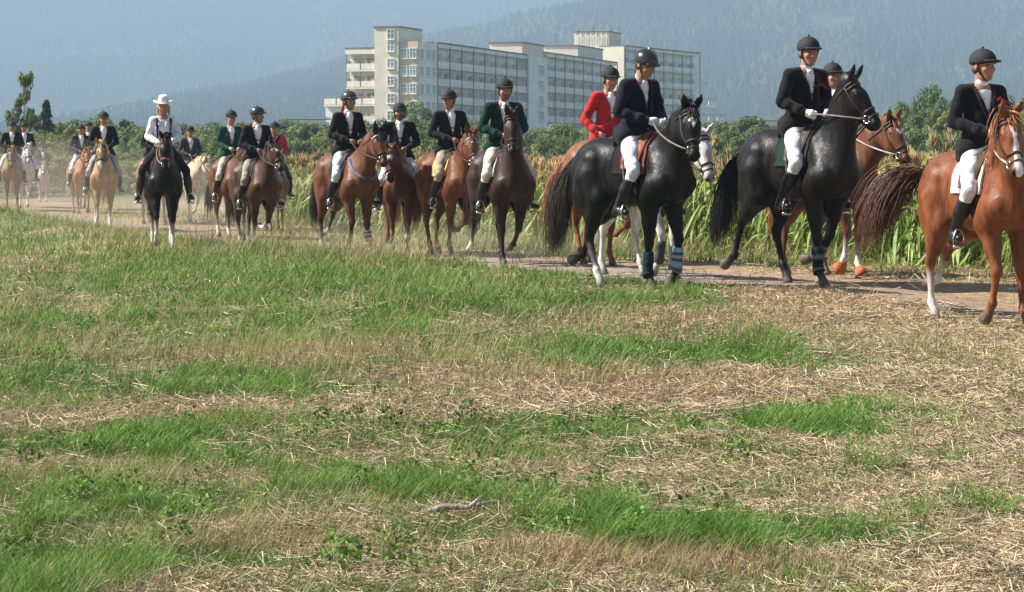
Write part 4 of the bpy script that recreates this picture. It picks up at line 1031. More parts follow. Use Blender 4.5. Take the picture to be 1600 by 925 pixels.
    for y, p, hnd in zip((-1, 1), bits, hands):
        a = Acc(); t = np.linspace(0, 1, 12)[:, None]; mid = (p + hnd) / 2 + np.array([0, .16 * y, -H.get('slack', .05)])
        path = p * (1 - t) ** 2 + 2 * mid * t * (1 - t) + hnd * t ** 2
        a.tube(path, .011 if near else .013, 5, col=tk.get('rein', lea)); a.build('rein', M_TACK, root)
    # leg wear
    for i, wr in (tk.get('wraps') or {}).items():
        E, K, Ft, Pp, tip = J['legs'][i]
        if wr == 'bell':
            a = Acc(); a.tube([Pp + (Ft - Pp) * .5, Pp, tip * .85 + Pp * .15], [.052, .066, .088], 12, col=(.42, .12, .055)); a.build('bell_boot', M_CLOTH, root)
        else:
            a = Acc(); ts = np.linspace(.28, 1.12, 9); cols = [wr[j % len(wr)] for j in range(9)]
            a.tube([K + (Ft - K) * min(t_, 1.0) + (Pp - Ft) * max(0, t_ - 1) * 2 for t_ in ts], [.058, .060, .061, .060, .059, .058, .060, .066, .064], 12, col=np.array(cols)); a.build('leg_wrap', M_CLOTH, root)
    # stirrups hang from the saddle, under the rider's feet
    for y, ft in zip((-1, 1), H.get('feet') or ()):
        a = Acc(); w = .062; fc = ft; ax = nrm(np.array([.15, y * 1.0, 0])); pts_ = [fc + ax * (-w) + (0, 0, -.03), fc + ax * (-w) + (0, 0, .05), fc + ax * (-w * .5) + (0, 0, .115), fc + (0, 0, .13), fc + ax * (w * .5) + (0, 0, .115), fc + ax * w + (0, 0, .05), fc + ax * w + (0, 0, -.03)]
        a.tube(pts_, .010 if near else .013, 5); a.tube([pts_[0], pts_[-1]], .016, 5); st = a.build('stirrup', M_IRON, root)
        a = Acc(); top = march(S, np.array([[.12, 0, 1.18]]), np.array([[0, math.sin(1.05) * y, math.cos(1.05)]]))[0]; p0 = np.array([.12, math.sin(1.05) * y * (top + .05), 1.18 + math.cos(1.05) * (top + .05)])
        a.tube([p0, fc + (0, 0, .13)], .010, 5, col=lea); a.build('stirrup_leather', M_TACK, st)
    return root

# ------------------------------------------------------------------ riders
SKINC = (.36, .185, .130)
def limb(S, pts, rr, c, k=.025):
    for (a, b), (r0, r1) in zip(zip(pts[:-1], pts[1:]), zip(rr[:-1], rr[1:])): S.cone(a, b, r0, r1, c, k=k)
def make_rider(P, H):
    """P: rider description; built in the horse's own frame, then moved so that its origin is the seat"""
    near = H['d'] < 27; midd = H['d'] < 40
    h = .0125 if near else .017 if midd else .028
    sk = P.get('skin', SKINC); lean = R(P.get('lean', (H['xh'] * 7 % 11) - 4)); base = np.array([.03, 0, 1.60]); cl, sl = math.cos(lean), math.sin(lean)
    yawT = R(P.get('tyaw', 0)); fem = P.get('fem', False); wd = (.94 if fem else 1.04) + ((H['xh'] * 13) % 9 - 4) * .012
    def tp(x, y, z):                            # torso frame: leans from the seat
        q = np.array([x * cl + z * sl, y, -x * sl + z * cl]); q = np.array([q[0] * math.cos(yawT) - q[1] * math.sin(yawT), q[0] * math.sin(yawT) + q[1] * math.cos(yawT), q[2]]); return base + q
    tw = tp(0, 0, 1) - tp(0, 0, 0)
    sh = {y: tp(0, .185 * wd * y, .545) for y in (-1, 1)}
    neck0, neck1 = tp(-.005, 0, .56), tp(.02, 0, .655); HS = 1.13
    hy, hp = R(P.get('hyaw', 0)), R(P.get('hpitch', (H['xh'] * 5 % 13) - 2))
    hf = np.array([math.cos(hp) * math.cos(hy), math.cos(hp) * math.sin(hy), -math.sin(hp)]); hl = np.array([-math.sin(hy), math.cos(hy), 0]); hu = np.cross(hf, hl)
    hc = neck1 + hu * .112 + hf * .025; hf, hl, hu = hf * HS, hl * HS, hu * HS
    hd = lambda a, b, s=0: hc + hf * a + hu * b + hl * s
    arms = P.get('arms', {}); hands = {}; elb = {}
    for y in (-1, 1):
        a = arms.get(y, {}); hands[y] = np.array(a.get('hand', (.36, .075 * y, 1.745))); elb[y] = np.array(a.get('elbow', (.02 + .5 * sl, .275 * wd * y, 1.855)))
    # legs
    hip = {y: np.array([.02, .10 * y, 1.60]) for y in (-1, 1)}; kn = {}; an = {}; toe = {}
    for y in (-1, 1):
        lg = P.get('legs', {}); kn[y] = np.array(lg.get('knee', (.33, .315, 1.23))) * (1, y, 1); an[y] = np.array(lg.get('ankle', (.12, .345, .84))) * (1, y, 1); toe[y] = np.array(lg.get('toe', (.31, .40, .81))) * (1, y, 1)
    H['feet'] = [toe[y] + np.array([-.05, 0, -.045]) for y in (-1, 1)]; H['hands'] = [hands[-1], hands[1]]
    seat = np.array([.03, 0, 1.58]); M_ = lambda V: V - seat
    # continuous body: head, neck, trunk, arms with hands, legs
    B = Sdf(); HM = np.stack([hf, hl, hu], 1) / HS ** 2
    B.ell(hd(-.005, .02), (.092, .073, .100), sk, .02, HM); jw = ((H['xh'] * 11) % 7 - 3) * .0025; B.ell(hd(.030, -.055 - jw), (.062, .054 + jw, .068), sk, .03, HM); B.ell(hd(.060, -.098), (.026, .026, .020), sk, .02, HM)
    B.cone(hd(.085, .012), hd(.112, -.030), .010, .015, sk, k=.012); B.ell(hd(.104, -.036), (.014, .018, .010), sk, .01, HM)
    B.cone(hd(.083, .030, -.035), hd(.083, .030, .035), .012, .012, sk, k=.015)
    ml_ = .012 + ((H['xh'] * 3) % 5) * .002; B.cone(hd(.078, -.068, -ml_), hd(.078, -.068, ml_), .010, .010, (.27, .12, .10), k=.008)
    for y in (-1, 1):
        B.ell(hd(.062, -.028, .040 * y), (.026, .022, .022), sk, .02, HM); B.ell(hd(-.005, -.010, .078 * y), (.020, .008, .030), sk, .01, HM)
    B.cone(neck0 - tw * .06, neck1 + hu * .03, .060, .056, sk, k=.03)
    B.cone(tp(0, 0, .0), tp(.0, 0, .34), .115, .10, sk, k=.06, n=np.array([0, 1., 0]), f=1.25); B.cone(tp(0, 0, .32), tp(-.01, 0, .52), .10, .09, sk, k=.06, n=np.array([0, 1., 0]), f=1.5)
    for y in (-1, 1):
        limb(B, [sh[y], elb[y]], [.048, .036], sk); wr = elb[y] + (hands[y] - elb[y]) * .88; limb(B, [elb[y], wr], [.036, .026], sk)
        fd = nrm(hands[y] - elb[y]); dn = nrm(np.array([0, -.35 * y, -1]) - fd * np.dot(fd, np.array([0, -.35 * y, -1]))); sd_ = np.cross(fd, dn)
        B.ell(wr + fd * .045, (.046, .018, .040), sk, .015, np.stack([fd, sd_, dn], 1))
        for kf in range(4):                     # fingers curl round the rein, thumb on top
            q = wr + fd * .080 + dn * (-.028 + .019 * kf); ln = (.85, 1, .95, .8)[kf]; inn = -sd_ * y if np.dot(sd_ * y, np.array([0, y, 0])) > 0 else sd_ * y
            B.cone(q, q + fd * .028 * ln + inn * .012, .0095, .009, sk, k=.006); B.cone(q + fd * .028 * ln + inn * .012, q + fd * .020 * ln + inn * .038, .009, .008, sk, k=.006); B.cone(q + fd * .020 * ln + inn * .038, q - fd * .004 + inn * .040, .008, .0075, sk, k=.006)
        q = wr + fd * .035 - dn * .036; B.cone(q, q + fd * .040 - dn * .012, .011, .010, sk, k=.01); B.cone(q + fd * .040 - dn * .012, q + fd * .065 + dn * .002, .010, .008, sk, k=.008)
        limb(B, [hip[y], kn[y], an[y]], [.075, .048, .034], sk); B.cone(an[y] + (-.03, 0, -.02), toe[y], .034, .026, sk, k=.03)
    hairc = P.get('hair', (.06, .04, .025))
    def face(V, C):
        d = (V - hc) / HS ** 2; a = d @ hf; b = d @ hu; s = d @ hl
        for y in (-1, 1):
            e = (a > .05) & ((s - .032 * y) ** 2 / .016 ** 2 + (b - .006) ** 2 / .008 ** 2 < 1); C[e] = (.10, .065, .05)  # dark brown eyes, with the shade of the sockets painted in
            e = (a > .05) & (np.abs(s - .034 * y) < .020) & (np.abs(b - .026) < .006); C[e] = np.array(sk) * .35 + np.array(hairc) * .5
        if P.get('beard'): e = (a > .02) & (b < -.045) & (b > -.13) & (np.linalg.norm(d, axis=1) < .14); C[e] = np.array(C[e]) * .45
        return C
    V, Q, C = B.mesh(h * .8, face, smooth=1)
    Mh = Matrix.Translation(Vector(H['loc'])) @ Matrix.Rotation(R(H['phi'] - 90), 4, 'Z') @ Matrix.Scale(H['scale'], 4)
    root = link('person', npmesh('person', M_(V), Q, M_SKIN, C)); root.matrix_world = Mh @ Matrix.Translation(Vector(seat))
    tag(root, P['label'], 'rider', 'riders in the procession')
    def add(name, S, m, hh=h, colfn=None, parent=root, smooth=1):
        V, Q, C = S.mesh(hh, colfn, smooth); return link(name, npmesh(name, M_(V), Q, m, C), parent)
    def adda(name, a, m, parent=root):
        a.v = [M_(v) for v in a.v]; return a.build(name, m, parent)
    yv = np.array([-math.sin(yawT), math.cos(yawT), 0.])
    # breeches
    bc = P.get('breeches', (.72, .71, .74)); S = Sdf()
    S.ell((.02, 0, 1.615), (.155, .185, .13), bc, .05)
    for y in (-1, 1):
        limb(S, [hip[y] + (0, 0, .0), hip[y] * .5 + kn[y] * .5 + (0, .0, .02), kn[y]], [.104, .086, .062], bc, .04)
        limb(S, [kn[y], kn[y] + (an[y] - kn[y]) * .38], [.063, .057], bc, .03)
        if midd:
            for q, t_ in enumerate((.35, .55, .72, .88)):
                p = hip[y] + (kn[y] - hip[y]) * t_; w_ = np.array([.012, 0, .014]) * (1 if q % 2 else -1); S.cone(p + w_, p + w_ + nrm(kn[y] - hip[y]) * .010, .108 - .044 * t_, .105 - .044 * t_, bc, k=.014)
    add('breeches', S, M_CLOTH, h * 1.15)
    bo = P.get('boots', (.012, .012, .013))
    for y in (-1, 1):
        S = Sdf(); t0 = kn[y] + (an[y] - kn[y]) * .27; limb(S, [t0, kn[y] + (an[y] - kn[y]) * .48, an[y]], [.068, .066, .047], bo, .03)
        S.cone(an[y], an[y] + (-.045, 0, -.035), .044, .036, bo, k=.03); S.cone(an[y] + (0, 0, -.02), toe[y], .042, .034, bo, k=.03); S.cone(an[y] + (-.05, 0, -.055), an[y] + (-.05, 0, -.075), .026, .024, bo, k=.01)
        add('boot', S, M_BOOT, h)
    jc = P.get('jacket', (.010, .0105, .013)); ns_ = P.get('noskirt', False)
    # shirt front with collar and stock
    shc = P.get('shirt', (.78, .78, .80)); S = Sdf()
    S.cone(tp(.015, 0, .30), tp(.005, 0, .50), .098, .090, shc, k=.05, n=yv, f=1.35); S.cone(tp(0, 0, .54), neck1 - hu * .02, .075, .058, shc, k=.02)
    if P.get('stock', True): S.cone(tp(.07, 0, .55), tp(.105, 0, .40), .030, .026, shc, k=.015); S.ell(tp(.075, 0, .575), (.03, .035, .025), shc, .01)
    add('shirt', S, M_CLOTH, h)
    # jacket with sleeves, opened in a V at the chest
    S = Sdf(); sleeve = P.get('sleeves', jc)
    S.cone(tp(0, 0, .10), tp(.005, 0, .30), .132 if not fem else .122, .118 if not fem else .105, jc, k=.05, n=yv, f=1.22)
    S.cone(tp(.005, 0, .28), tp(.0, 0, .47), .122 if not fem else .112, .118, jc, k=.05, n=yv, f=1.42); 
    if fem: S.ell(tp(.08, 0, .40), (.07, .13, .07), jc, .05)
    for y in (-1, 1):
        S.cone(tp(-.015, .03 * y, .545), sh[y] + tw * -.012, .075, .066, jc, k=.04)
        limb(S, [sh[y] + tw * -.015, sh[y] * .5 + elb[y] * .5, elb[y]], [.069, .060, .053], sleeve, .02); wr = elb[y] + (hands[y] - elb[y]) * .86; limb(S, [elb[y], wr], [.057, .040], sleeve, .025)
    if midd:                                    # folds of the sleeve at the elbow and of the coat at the waist
        for y in (-1, 1):
            for (p0, p1, r0, r1, ts_) in ((sh[y], elb[y], .066, .053, (.40, .62, .80, .93)), (elb[y], hands[y], .056, .042, (.10, .24, .42, .62))):
                ax = nrm(p1 - p0); tl_ = nrm(np.array([.5, .3 * y, .2]))
                for q, t_ in enumerate(ts_):
                    p = p0 + (p1 - p0) * t_; w_ = tl_ * .012 * (1 if q % 2 else -1); S.cone(p + w_, p + w_ + ax * .010, r0 + (r1 - r0) * t_ + .0065, r0 + (r1 - r0) * t_ + .004, sleeve, k=.012)
        for z_, w_ in ((.16, .139), (.235, .131)): S.cone(tp(.004, .012, z_), tp(.0, -.012, z_ + .012), w_ * (.93 if fem else 1), (w_ - .004) * (.93 if fem else 1), jc, k=.015, n=yv, f=1.23)
    if not ns_:
        S.cone(tp(0, 0, .12), (-.03, 0, 1.635), .132, .155, jc, k=.06, n=np.array([0, 1., 0]), f=1.28)
        for y in (-1, 1): S.cone(tp(.02, .07 * y, .08), hip[y] * .88 + kn[y] * .12 + (-.03, .02 * y, .03), .125, .115, jc, k=.05)
        S.cone((-.12, 0, 1.64), (-.16, 0, 1.53), .10, .09, jc, k=.05, n=np.array([0, 1., 0]), f=1.8)
    vb, vw = P.get('vopen', (.20, .078))
    inv = np.array([math.cos(yawT), math.sin(yawT), 0])
    def vcut(Pt):
        q = Pt - base; x0 = q[..., 0] * inv[0] + q[..., 1] * inv[1]; z = x0 * sl + q[..., 2] * cl; x = x0 * cl - q[..., 2] * sl; y = q @ yv
        return -np.maximum(np.maximum(np.abs(y) - np.clip((z - vb) / (.58 - vb), 0, 1.2) * vw, vb - z), .02 - x)
    S.cuts = [vcut]
    jk = add('jacket', S, M_CLOTH, h, smooth=1)
    if near and not ns_:
        for z in (.17, .09): a = Acc(); a.sphere(tp(.155, .015, z), .012, 7, col=(.35, .27, .12)); adda('button', a, M_SHINY, jk)
        for y in (-1, 1):                       # lapels stand proud of the jacket along the V
            a = Acc(); a.tube([tp(.060, vw * y * 1.12, .57), tp(.125, vw * y * .80, .43), tp(.165, vw * y * .30, vb + .06), tp(.160, .01 * y, vb)], [.016, .026, .020, .008], 6, flat=.45, col=tuple(np.array(jc) * .9)); adda('lapel', a, M_CLOTH, jk)
    if P.get('badge'):
        a = Acc(); b_ = tp(.128, .105, .45)
        for k in range(7): a.tube([b_ + (0, .012 * (k % 3 - 1), .0), b_ + np.array([.012, (.02 + .02 * k) * (1 if P['badge'] == 'feather' else math.sin(k * 2.2)), .03 - .012 * k])], [.007, .004], 5, col=(.34, .02, .025))
        adda('ribbon', a, M_CLOTH, jk)
    if P.get('straps'):
        for y in (-1, 1):
            a = Acc(); a.tube([tp(-.02, .115 * y, .60), tp(.10, .115 * y, .54), tp(.14, .11 * y, .40), tp(.145, .105 * y, .2)], .022, 6, flat=.6, col=(.03, .03, .06)); adda('waistcoat_strap', a, M_CLOTH, jk)
        a = Acc(); a.tube([tp(.17, -.10, .22), tp(.175, 0, .26), tp(.17, .10, .22)], [.03, .05, .03], 6, flat=.5, col=(.45, .28, .26)); adda('sash', a, M_CLOTH, jk)
    if P.get('gloves'):
        gc = P['gloves']
        for y in (-1, 1):
            S = Sdf(); fd = nrm(hands[y] - elb[y]); wr = elb[y] + (hands[y] - elb[y]) * .84; dn = nrm(np.array([0, -.35 * y, -1]) - fd * np.dot(fd, np.array([0, -.35 * y, -1]))); sd_ = np.cross(fd, dn); inn = -sd_ * y if np.dot(sd_ * y, np.array([0, y, 0])) > 0 else sd_ * y
            S.cone(wr - fd * .02, wr + fd * .02, .036, .034, gc, k=.02); w2 = elb[y] + (hands[y] - elb[y]) * .88; S.ell(w2 + fd * .045, (.052, .026, .046), gc, .015, np.stack([fd, sd_, dn], 1))
            for kf in range(4):
                q = w2 + fd * .080 + dn * (-.029 + .020 * kf); ln = (.85, 1, .95, .8)[kf]
                S.cone(q, q + fd * .028 * ln + inn * .012, .0130, .0125, gc, k=.004); S.cone(q + fd * .028 * ln + inn * .012, q + fd * .020 * ln + inn * .038, .0125, .0115, gc, k=.004); S.cone(q + fd * .020 * ln + inn * .038, q - fd * .004 + inn * .040, .0115, .011, gc, k=.004)
            q = w2 + fd * .035 - dn * .036; S.cone(q, q + fd * .040 - dn * .012, .0145, .0135, gc, k=.008); S.cone(q + fd * .040 - dn * .012, q + fd * .065 + dn * .002, .0135, .0115, gc, k=.006)
            add('glove', S, M_CLOTH, min(h, .010) if near else h)
    # headgear
    hat = P.get('hat', 'velvet')
    if hat == 'cowboy':
        hcol = (.74, .72, .66); a = Acc(); n = 22
        th = np.arange(n) * 2 * np.pi / n; rings = [(.098, .078, .052), (.100, .084, .060), (.140, .130, .058), (.158, .148, .064), (.156, .146, .056), (.10, .085, .050)]
        crown = [(.098, .080, .055), (.094, .077, .11), (.088, .066, .155), (.060, .040, .172), (.02, .012, .160)]
        def rev(rg):
            V = []
            for ra, rb, z in rg:
                for t in th: V.append(hd(ra * math.cos(t), z + (.030 * abs(math.sin(t)) ** 3 if rb > .12 else 0), rb * math.sin(t)))
            return np.array(V), [(i * n + j, i * n + (j + 1) % n, (i + 1) * n + (j + 1) % n, (i + 1) * n + j) for i in range(len(rg) - 1) for j in range(n)]
        a.add(*rev(rings), col=hcol); a.add(*rev(crown), col=hcol); adda('cowboy_hat', a, M_CLOTH)
    else:
        hc_ = P.get('hatcol', (.012, .012, .015)); S = Sdf(); big = 1.06 if hat == 'shell' else 1.0
        S.ell(hd(-.008, .040), (.122 * big, .100 * big, .103 * big), hc_, .02, HM)
        S.cuts = [lambda Q: -((Q - hc) @ hu / HS ** 2 - .012 - .17 * np.clip((Q - hc) @ hf / HS ** 2 - .03, 0, 1))]
        v_, q_, c_ = S.mesh(h); a = Acc(); a.add(v_, q_, col=c_)
        pk = Sdf(); pk.cone(hd(.085, .040, -.045), hd(.085, .040, .045), .030, .030, hc_, k=.02, n=hu / HS, f=.30); pk.ell(hd(.105, .034), (.060 if hat != 'shell' else .045, .080, .012), hc_, .02, HM)
        v_, q_, c_ = pk.mesh(min(h, .012)); a.add(v_, q_, col=c_)
        if hat == 'shell' and near: a.tube([hd(.115, .09), hd(.07, .14), hd(-.02, .156), hd(-.10, .12)], [.008, .012, .012, .008], 6, col=(.05, .05, .05))
        a.sphere(hd(-.008, .150 * big), .012, 6, col=hc_)
        hm = adda('riding_helmet', a, M_SHINY if hat == 'shell' else M_HELM)
        if midd:
            a = Acc()
            for y in (-1, 1): a.tube([hd(.02, .03, .088 * y), hd(.018, -.045, .072 * y), hd(.045, -.108, .030 * y)], .008, 5, col=(.012, .012, .012))
            a.tube([hd(.045, -.108, -.03), hd(.05, -.118, 0), hd(.045, -.108, .03)], .008, 5, col=(.012, .012, .012)); adda('chin_strap', a, M_TACK, hm)
    # hair
    hs = P.get('hairstyle', 'short'); S = Sdf()
    S.ell(hd(-.035, -.012), (.070, .080, .070), hairc, .02, HM)
    if hs == 'long':
        for y in (-1, 1): S.cone(hd(-.01, .0, .075 * y), hd(-.02, -.12, .082 * y), .028, .020, hairc, k=.03)
        S.cone(hd(-.07, .0), hd(-.07, -.14), .065, .05, hairc, k=.04)
    if hs == 'tail': S.cone(hd(-.10, -.02), hd(-.14, -.10), .030, .034, hairc, k=.03); S.cone(hd(-.14, -.10), hd(-.12, -.24), .034, .015, hairc, k=.03)
    if hs == 'bun': S.ell(hd(-.115, -.045), (.04, .045, .04), hairc, .02)
    add('hair', S, M_HAIR, h)
    return root

